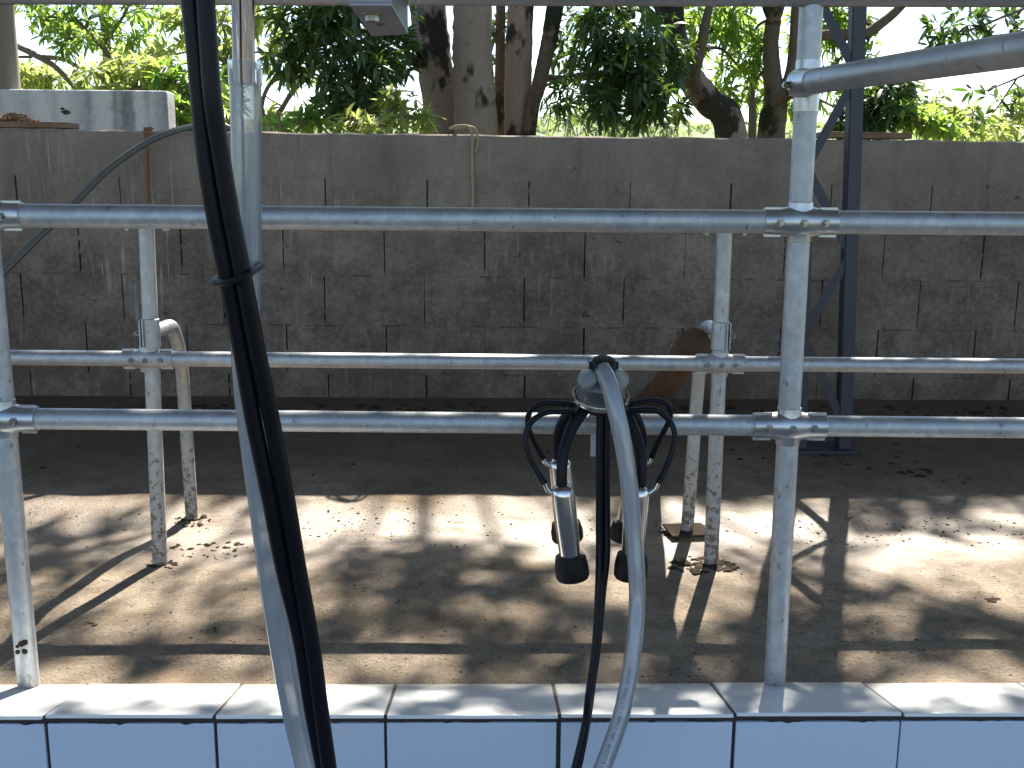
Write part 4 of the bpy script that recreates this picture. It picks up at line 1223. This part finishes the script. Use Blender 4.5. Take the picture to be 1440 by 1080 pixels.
rt_ = random.Random(21)
def nearest(pts, c):
    return min(pts, key=lambda q: (q - c).length)
def crown(root, clumps, mat, wood, src, L=0.135, W=0.033, droop=0.5, name='crown', per=9, dens=1.0, twig_r=0.010):
    """clumps: (u, v, ru, rv, Y, n) in the view, each a leaf mass with its own depth; branches run to each from src points"""
    lv = Leaves()
    for (u, v, ru, rv, Y, n) in clumps:
        c = PY(u, v, Y)
        rx = rad(c, ru * 2); rz = rad(c, rv * 2)
        tips = lv.clump(c, rx, max(rx, rz) * 0.8, rz, max(2, int(n * dens * (1.0 if mat.name == 'dark_leaf' else 0.75))), L, W, droop, rt_, per)
        if wood is not None and src:
            connect(wood, nearest(src, c), c, twig_r * 1.8, twig_r * 0.8, rt_)
            for t_ in tips[:: max(3, len(tips) // 9)]:
                connect(wood, c, t_, twig_r * 0.7, twig_r * 0.25, rt_)
    return lv.build(name, mat, root)

# --- the multi-stemmed tree in the middle
T1 = 8.0
b0 = PY(680, 185, T1); b0.z = 0
t1 = thing('mango_tree', b0, 'big multi stemmed tree with pale lichened bark right behind the rope on the wall', 'tree')
stems = [([(624, 190, 50), (611, 90, 50), (600, 0, 52), (588, -110, 50), (575, -260, 42)], T1 + 0.05),
         ([(669, 190, 60), (665, 90, 57), (665, 0, 54), (668, -120, 52), (674, -280, 44)], T1 - 0.25),
         ([(728, 190, 38), (729, 90, 38), (733, 0, 36), (742, -120, 34), (756, -280, 30)], T1 + 0.1),
         ([(744, 190, 20), (760, 112, 21), (772, 58, 22), (784, -8, 25), (806, -120, 22), (840, -260, 18)], T1 + 0.0),
         ([(703, 190, 16), (703, 90, 14), (704, 0, 13), (700, -130, 12)], T1 + 0.45)]
heads = []
for spec, Y in stems:
    mb = MB()
    pts, rr = trunk_path(spec, Y)
    limb(mb, pts, rr, rt_, 22, 12, 0.05)
    heads.append(pts[-1])
    mb.build('trunk', M['bark'] if spec[0][2] > 30 else M['bark_mossy'], t1, ang=70)
wood = MB()
src1 = [PY(588, -60, T1), PY(740, -60, T1), PY(600, 90, T1), PY(770, 60, T1)] + heads
crown(t1, [(440, 40, 62, 52, 7.3, 70), (505, 105, 62, 55, 7.2, 80), (548, 50, 42, 60, 7.6, 50), (410, 85, 36, 34, 7.5, 30), (470, 0, 70, 40, 7.2, 60), (530, 150, 34, 26, 7.5, 26), (480, 150, 28, 22, 7.0, 22)], M['leaf_dark'], wood, src1, name='crown')
crown(t1, [(700, 60, 22, 60, 8.7, 20), (690, 150, 16, 30, 8.8, 12), (800, 60, 26, 40, 8.8, 22)], M['leaf_dark'], None, None, name='crown')
# unseen canopy leaves, placed along sun rays to shape the floor's sun patches
lit = [(95, 722, 80, 20, 1.), (250, 745, 70, 30, .8), (470, 735, 110, 32, 1.), (690, 728, 120, 32, 1.2), (790, 760, 60, 30, .9), (820, 828, 62, 26, 1.), (665, 868, 60, 26, .7),
       (545, 925, 90, 18, .8), (200, 850, 160, 55, .75), (420, 830, 60, 50, .6), (300, 790, 90, 40, .4), (1008, 838, 60, 45, 1.1), (930, 815, 60, 60, .8), (985, 770, 70, 30, .5), (1275, 790, 90, 34, 1.2), (1420, 830, 60, 62, 1.3), (1225, 860, 70, 30, .6),
       (1230, 925, 60, 16, .6), (1130, 735, 80, 26, .7), (1000, 735, 70, 24, .7), (90, 985, 330, 40, 1.1), (430, 985, 140, 35, .9), (1350, 985, 130, 40, 1.1), (700, 985, 80, 14, .5), (20, 900, 50, 50, .4), (1380, 740, 60, 20, .5),
       (350, 930, 120, 22, .35), (960, 935, 40, 25, .4)]
dark = [(640, 850, 300, 60, .22), (1250, 880, 200, 60, .15), (250, 930, 260, 30, .2), (310, 832, 75, 16, .5), (620, 775, 60, 18, .4), (560, 815, 110, 30, .35), (1100, 900, 90, 60, .5), (1360, 895, 80, 22, .4), (720, 900, 60, 20, .3), (60, 790, 60, 22, .4), (900, 905, 80, 40, .2), (1200, 750, 40, 15, .3), (1020, 985, 230, 40, 1.3), (640, 990, 110, 20, .4)]
def shade_p(u, v):
    p_ = 0.70
    for (a, b_, ra, rb2, s_) in lit: p_ -= s_ * math.exp(-(((u - a) / ra) ** 2 + ((v - b_) / rb2) ** 2))
    for (a, b_, ra, rb2, s_) in dark: p_ += s_ * math.exp(-(((u - a) / ra) ** 2 + ((v - b_) / rb2) ** 2))
    return max(0.0, min(1.0, p_))
cn = Leaves(); rc_ = random.Random(77)
cw_pts = []
for _ in range(11500):
    x = rc_.uniform(-2.4, 2.8); y = rc_.uniform(1.0, 3.35)
    t_ = rc_.uniform(6.4, 9.6)
    u, v = px_of((x, y, 0.0))
    if rc_.random() > shade_p(u, v): continue
    c = Vector((x, y, 0)) + sdir * t_
    d = Vector((rc_.uniform(-1, 1), rc_.uniform(-1, 1), rc_.uniform(-.5, .2)))
    cn.leaf(c - d.normalized() * 0.06, d, rc_.uniform(0.10, 0.17), rc_.uniform(0.036, 0.05), 0.4, rc_)
    if rc_.random() < 0.0022: cw_pts.append(c)
# the rest of the crown, above and beyond what the floor sees
for k in range(60):
    a = rc_.uniform(0, 6.283); rr_ = rc_.uniform(0.8, 3.2)
    c = Vector((0.3 + math.cos(a) * rr_, 10.2 + math.sin(a) * rr_ * 0.7, rc_.uniform(4.6, 7.5)))
    # keep it out of the sunbeams that reach the platform
    gx = c - sdir * (c.z / sdir.z)
    if gx.y < 4.6 and abs(gx.x) < 3.2: continue
    cn.clump(c, 0.5, 0.5, 0.4, 22, 0.18, 0.046, 0.5, rc_, 8)
    if k % 3 == 0: cw_pts.append(c)
cn.build('crown', M['leaf_mid'], t1)
for c in cw_pts:
    connect(wood, nearest(heads, c), c, 0.018, 0.005, rt_, 0.22)
wood.build('branch', M['bark_mossy'], t1, ang=70)

# --- the leaning tree on the right
T2 = 8.9
b0 = PY(1030, 190, T2); b0.z = 0
t2 = thing('mango_tree', b0, 'dark mossy tree leaning left behind the wall, with a long low limb', 'tree')
mb = MB()
pA, rA_ = trunk_path([(1028, 192, 44), (994, 140, 40), (962, 98, 38), (948, 52, 36), (944, 0, 34), (946, -100, 32), (960, -240, 26)], T2)
limb(mb, pA, rA_, rt_, 16, 7)
mb.build('trunk', M['bark'], t2, ang=70)
mb = MB()
for spec in ([(968, 112, 22), (930, 118, 17), (890, 117, 14), (840, 106, 13), (790, 112, 12), (760, 108, 9)], [(945, 50, 20), (915, 22, 15), (890, -6, 13), (850, -60, 11)], [(944, 40, 16), (925, 8, 13), (915, -30, 12)],
             [(992, 140, 18), (975, 110, 20), (985, 70, 16), (995, 20, 12), (1010, -40, 10)], [(900, 116, 8), (900, 60, 7), (870, 10, 6)]):
    pp_, rr_ = trunk_path(spec, T2 - 0.1, False); limb(mb, pp_, rr_, rt_, 10, 6)
src2 = pA[2:] + [PY(890, 117, T2), PY(840, 106, T2), PY(915, 22, T2), PY(985, 70, T2)]
crown(t2, [(868, 55, 70, 50, 8.0, 95), (880, 112, 66, 46, 7.9, 105), (842, 150, 28, 26, 7.7, 26), (905, 158, 34, 22, 7.8, 24), (935, 75, 36, 50, 8.5, 45), (860, 5, 60, 28, 8.3, 40), (790, 130, 26, 30, 8.6, 18), (957, 150, 12, 12, 8.4, 6)], M['leaf_dark'], mb, src2, droop=0.75)
crown(t2, [(1010, 40, 50, 40, 9.4, 48), (1040, 95, 40, 40, 9.5, 40), (1000, 8, 60, 26, 9.2, 36), (1015, 140, 24, 26, 9.3, 12), (975, 60, 22, 46, 9.2, 26)], M['leaf_mid'], mb, src2, droop=0.6)
crown(t2, [(948, 158, 14, 10, 8.3, 4)], M['leaf_light'], None, None, droop=0.8)
mb.build('branch', M['bark_mossy'], t2, ang=70)

# --- forked tree beside the front post
T3 = 9.2
b0 = PY(1085, 190, T3); b0.z = 0
t3 = thing('mango_tree', b0, 'forked dark trunk with green leaves between the leaning tree and the galvanised post', 'tree')
mb = MB()
pA, rA_ = trunk_path([(1084, 192, 40), (1090, 150, 34), (1086, 100, 24), (1084, 60, 22), (1088, 28, 22)], T3); limb(mb, pA, rA_, rt_, 14, 7)
mb.build('trunk', M['bark_mossy'], t3, ang=70)
mb = MB()
for spec in ([(1088, 30, 16), (1078, 8, 14), (1066, -40, 13), (1050, -140, 11)], [(1088, 30, 18), (1096, 5, 17), (1104, -60, 15), (1130, -180, 12)], [(1092, 150, 18), (1112, 100, 16), (1120, 20, 16), (1126, -120, 14)], [(1216, 50, 16), (1238, 34, 14), (1268, 8, 12), (1320, -50, 10)]):
    pp_, rr_ = trunk_path(spec, T3 - 0.05, False); limb(mb, pp_, rr_, rt_, 10, 6)
connect(mb, PY(1120, 60, T3), PY(1216, 50, T3), 0.045, 0.05, rt_, 0.05)
src3 = pA[2:] + [PY(1120, 40, T3), PY(1230, 40, T3)]
crown(t3, [(1055, 50, 36, 50, 9.6, 44), (1140, 40, 44, 44, 9.6, 54), (1110, 130, 40, 40, 9.7, 36), (1160, 110, 36, 50, 9.6, 44), (1180, 20, 40, 30, 9.5, 40), (1060, 130, 30, 34, 9.8, 22), (1215, 80, 24, 36, 9.3, 18)], M['leaf_mid'], mb, src3, droop=0.6)
crown(t3, [(1235, 140, 50, 32, 7.6, 60), (1205, 165, 40, 20, 7.6, 36), (1262, 118, 22, 18, 7.6, 9)], M['leaf_dark'], mb, src3, droop=0.7)
mb.build('branch', M['bark_mossy'], t3, ang=70)

# --- thin pale sapling between the two
T3b = 9.6
b0 = PY(1058, 190, T3b); b0.z = 0
t3b = thing('sapling', b0, 'thin pale stem between the leaning tree and the forked tree', 'tree')
mb = MB(); pp_, rr_ = trunk_path([(1058, 192, 12), (1057, 130, 10), (1064, 90, 9), (1075, 55, 7)], T3b); limb(mb, pp_, rr_, rt_, 9, 6); mb.build('trunk', M['twig'], t3b)
crown(t3b, [(1072, 70, 16, 20, 9.6, 8)], M['leaf_mid'], None, None)

# --- slender tree on the left, sunlit crown
T4 = 11.0
b0 = PY(150, 120, T4); b0.z = 0
t4 = thing('slender_tree', b0, 'slender tree with one straight thin trunk above the stained whitewashed wall', 'tree')
mb = MB(); pA, rA_ = trunk_path([(150, 150, 11), (151, 100, 11), (149, 50, 12), (143, 0, 14), (138, -90, 13)], T4); limb(mb, pA, rA_, rt_, 12, 6); mb.build('trunk', M['twig'], t4)
mb = MB()
for spec in ([(18, 62, 8), (45, 75, 9), (75, 92, 8), (98, 115, 7), (112, 135, 6)], [(60, 80, 7), (90, 84, 6), (120, 100, 5)], [(20, 80, 4), (45, 80, 4)], [(148, 60, 5), (175, 20, 4), (190, -20, 4)], [(150, 75, 5), (120, 40, 4), (90, 10, 4)]):
    pp_, rr_ = trunk_path(spec, T4 - 0.3, False); limb(mb, pp_, rr_, rt_, 8, 5)
src4 = pA[2:] + [PY(75, 92, T4), PY(175, 20, T4), PY(120, 40, T4)]
crown(t4, [(70, 25, 44, 20, 10.6, 30), (120, 30, 50, 26, 10.8, 40), (95, 55, 36, 24, 10.4, 34), (200, 12, 60, 22, 10.6, 40), (40, 8, 40, 14, 10.8, 18), (190, 55, 40, 22, 10.8, 26)], M['leaf_mid'], mb, src4)
crown(t4, [(95, 45, 40, 22, 11.2, 16), (180, 75, 50, 26, 11.2, 34)], M['leaf_light'], mb, src4)
mb.build('branch', M['twig'], t4)

# --- bushes behind the tank
def bush(name, u, v, Y, clumps, mat, lab, cat='bush', L=0.16, W=0.04, droop=.5, group=None, per=9):
    b0 = PY(u, v, Y); b0.z = 0
    t = thing(name, b0, lab, cat, group)
    wd = MB(); top = PY(u, v, Y)
    for k in range(4):
        a = b0 + Vector((rt_.uniform(-.1, .1), rt_.uniform(-.1, .1), -.05)); e = top + Vector((rt_.uniform(-.3, .3), rt_.uniform(-.2, .2), rt_.uniform(-.2, .15)))
        wd.tube([a, a.lerp(e, .5) + Vector((rt_.uniform(-.08, .08), 0, 0)), e], [0.025, 0.018, 0.008], 7, smooth=5)
    crown(t, clumps, mat, wd, [top, b0.lerp(top, 0.6)], L=L, W=W, droop=droop, twig_r=0.008, per=per, name='foliage')
    wd.build('stem', M['twig'], t)
    return t
bush('bush', 190, 125, 9.5, [(150, 105, 50, 26, 9.6, 40), (200, 100, 50, 28, 9.4, 46), (235, 130, 36, 30, 9.3, 34), (180, 128, 50, 18, 9.2, 34)], M['leaf_light'], 'yellow green sunlit bush behind the right part of the whitewashed wall')
bush('bush', 255, 150, 8.6, [(252, 120, 30, 34, 8.8, 34), (258, 160, 26, 26, 8.5, 30), (285, 130, 30, 40, 8.8, 30), (235, 160, 18, 22, 8.4, 12)], M['leaf_mid'], 'green bush filling the gap between the whitewashed wall and the black twin hose')
bush('bush', 320, 90, 10.0, [(310, 30, 34, 34, 10.0, 34), (318, 85, 34, 34, 9.8, 34), (310, 140, 34, 34, 9.6, 30), (385, 25, 30, 34, 10.2, 30), (395, 75, 22, 26, 10.2, 18), (260, 40, 34, 30, 10.3, 26), (230, 78, 30, 20, 10.3, 16)], M['leaf_light'], 'tall bright yellow green shrub behind the black and milky hoses', 'shrub')
bush('bush', 45, 112, 13.0, [(45, 108, 36, 14, 13, 26), (80, 112, 40, 10, 13, 24), (30, 100, 26, 12, 13.2, 14)], M['leaf_light'], 'pale hazy bush low over the left end of the whitewashed wall', L=.22)
# arching stem shrub right of the milky hose
T5 = 8.0
b0 = PY(372, 185, T5); b0.z = 0
t5 = thing('arching_shrub', b0, 'bare arching stems with a few leaves just right of the milky hose', 'shrub')
mb = MB()
for spec, g_ in (([(374, 186, 8), (385, 170, 8), (398, 150, 7), (412, 128, 7), (428, 113, 6)], True), ([(372, 186, 6), (368, 150, 6), (380, 118, 6), (405, 107, 6), (428, 110, 5)], True), ([(398, 150, 3), (380, 140, 2), (370, 132, 2)], False), ([(400, 108, 3), (392, 95, 2), (376, 90, 2)], False)):
    pp_, rr_ = trunk_path(spec, T5, g_); limb(mb, pp_, rr_, rt_, 8, 6)
mb.build('stem', M['twig'], t5)
crown(t5, [(374, 150, 10, 22, 7.9, 5), (420, 105, 20, 12, 8, 8)], M['leaf_light'], None, None, name='foliage')
bush('bush', 430, 175, 6.8, [(432, 170, 34, 15, 6.9, 16), (395, 178, 22, 9, 6.8, 9), (455, 155, 16, 10, 6.9, 5)], M['leaf_mid'], 'low leafy shoots above the wall just left of the wide dark crown', L=.13, W=.034)
bush('bush', 520, 178, 6.6, [(505, 174, 34, 12, 6.6, 16), (545, 178, 34, 9, 6.5, 14), (560, 150, 26, 26, 6.9, 22), (585, 168, 20, 16, 6.8, 12)], M['leaf_light'], 'sunlit yellow green shoots at the foot of the leftmost pale trunk', L=.12, W=.03)
bush('bush', 830, 185, 16.0, [(800, 165, 36, 18, 16, 36), (840, 172, 40, 14, 17, 36), (880, 178, 40, 10, 16, 26), (940, 176, 40, 12, 18, 30)], M['leaf_far'], 'pale distant bush seen low between the pale trunks and the leaning tree', L=.22)
bush('bush', 1290, 175, 7.4, [(1290, 170, 40, 20, 7.5, 36), (1320, 178, 30, 14, 7.4, 22), (1275, 150, 20, 16, 7.4, 8)], M['leaf_mid'], 'fresh green bush above the right plank', L=.11, W=.03)
bush('bush', 1305, 165, 11.0, [(1300, 155, 40, 26, 11, 44), (1330, 172, 30, 18, 11, 26)], M['leaf_light'], 'bright green bush behind the one above the right plank', L=.15)
# conical bush
T6 = 12.0
b0 = PY(1368, 190, T6); b0.z = 0
t6 = thing('conical_shrub', b0, 'yellow green cone shaped shrub rising over the wall at the right', 'shrub')
lv = Leaves(); top = PY(1368, 150, T6)
for k in range(300):
    f = rt_.random() ** 0.7
    z = top.z - f * 1.3; r = 0.06 + 0.42 * f
    a = rt_.uniform(0, 6.283)
    lv.whorl(Vector((top.x + math.cos(a) * r * rt_.uniform(.6, 1.05), T6 + math.sin(a) * r, z)), Vector((math.cos(a), math.sin(a), 0.9)), 6, 0.11, 0.03, .2, rt_)
lv.build('foliage', M['leaf_light'], t6)
MB().tube([b0, top], [0.04, 0.008], 8).build('stem', M['twig'], t6)
bush('bush', 1430, 165, 13.0, [(1425, 160, 34, 20, 13, 36), (1460, 165, 40, 26, 13, 30), (1400, 178, 26, 10, 12.6, 14)], M['leaf_light'], 'sunlit bush over the wall at the right edge', L=.2)
# overhanging sparse branch at upper right
T7 = 6.3
b0 = PY(1640, 150, T7); b0.z = 0
t7 = thing('overhanging_tree', b0, 'tree outside the frame whose sparse leafy twigs hang into the upper right corner', 'tree')
mb = MB(); pA, rA_ = trunk_path([(1640, 190, 40), (1630, 60, 36), (1600, -60, 30), (1560, -160, 22)], T7); limb(mb, pA, rA_, rt_, 12, 6); mb.build('trunk', M['bark_mossy'], t7)
mb = MB()
for spec in ([(1600, -40, 10), (1500, -10, 6), (1420, 20, 4), (1370, 40, 3), (1320, 50, 2)], [(1500, -10, 5), (1440, 40, 3), (1400, 50, 2)], [(1620, 40, 8), (1520, 70, 5), (1430, 110, 3), (1380, 130, 2)], [(1430, 110, 3), (1410, 140, 2), (1395, 160, 1.5)]):
    pp_, rr_ = trunk_path(spec, T7, False); limb(mb, pp_, rr_, rt_, 7, 5)
mb.build('branch', M['twig'], t7)
crown(t7, [(1330, 42, 26, 20, 6.3, 10), (1360, 28, 30, 16, 6.4, 9), (1410, 25, 34, 16, 6.4, 9), (1312, 60, 12, 10, 6.3, 3), (1390, 50, 20, 8, 6.3, 4), (1380, 130, 20, 12, 6.3, 2), (1415, 140, 30, 16, 6.4, 5), (1385, 165, 14, 10, 6.4, 2), (1440, 130, 26, 26, 6.4, 5)], M['leaf_dark'], None, None, L=0.11, W=.034, droop=.3, per=6)

# far tree line on the hill, one mass
ft = Leaves(); rf = random.Random(8)
for k in range(420):
    a = R(rf.uniform(-36, 36)); d = rf.uniform(48, 120)
    z = max(0, (d - 50) / 75 * 7.0) * 0.95
    h_ = rf.uniform(0.8, 2.3)
    c = Vector((math.sin(a) * d, math.cos(a) * d, z + h_ * 0.5))
    ft.clump(c, h_ * .8, h_ * .8, h_ * .6, 9, 0.7, 0.35, .2, rf, 5)
tag(ft.build('far_woods', M['leaf_far'], None), 'far scrub and woods on the slope', 'woods', kind='stuff')
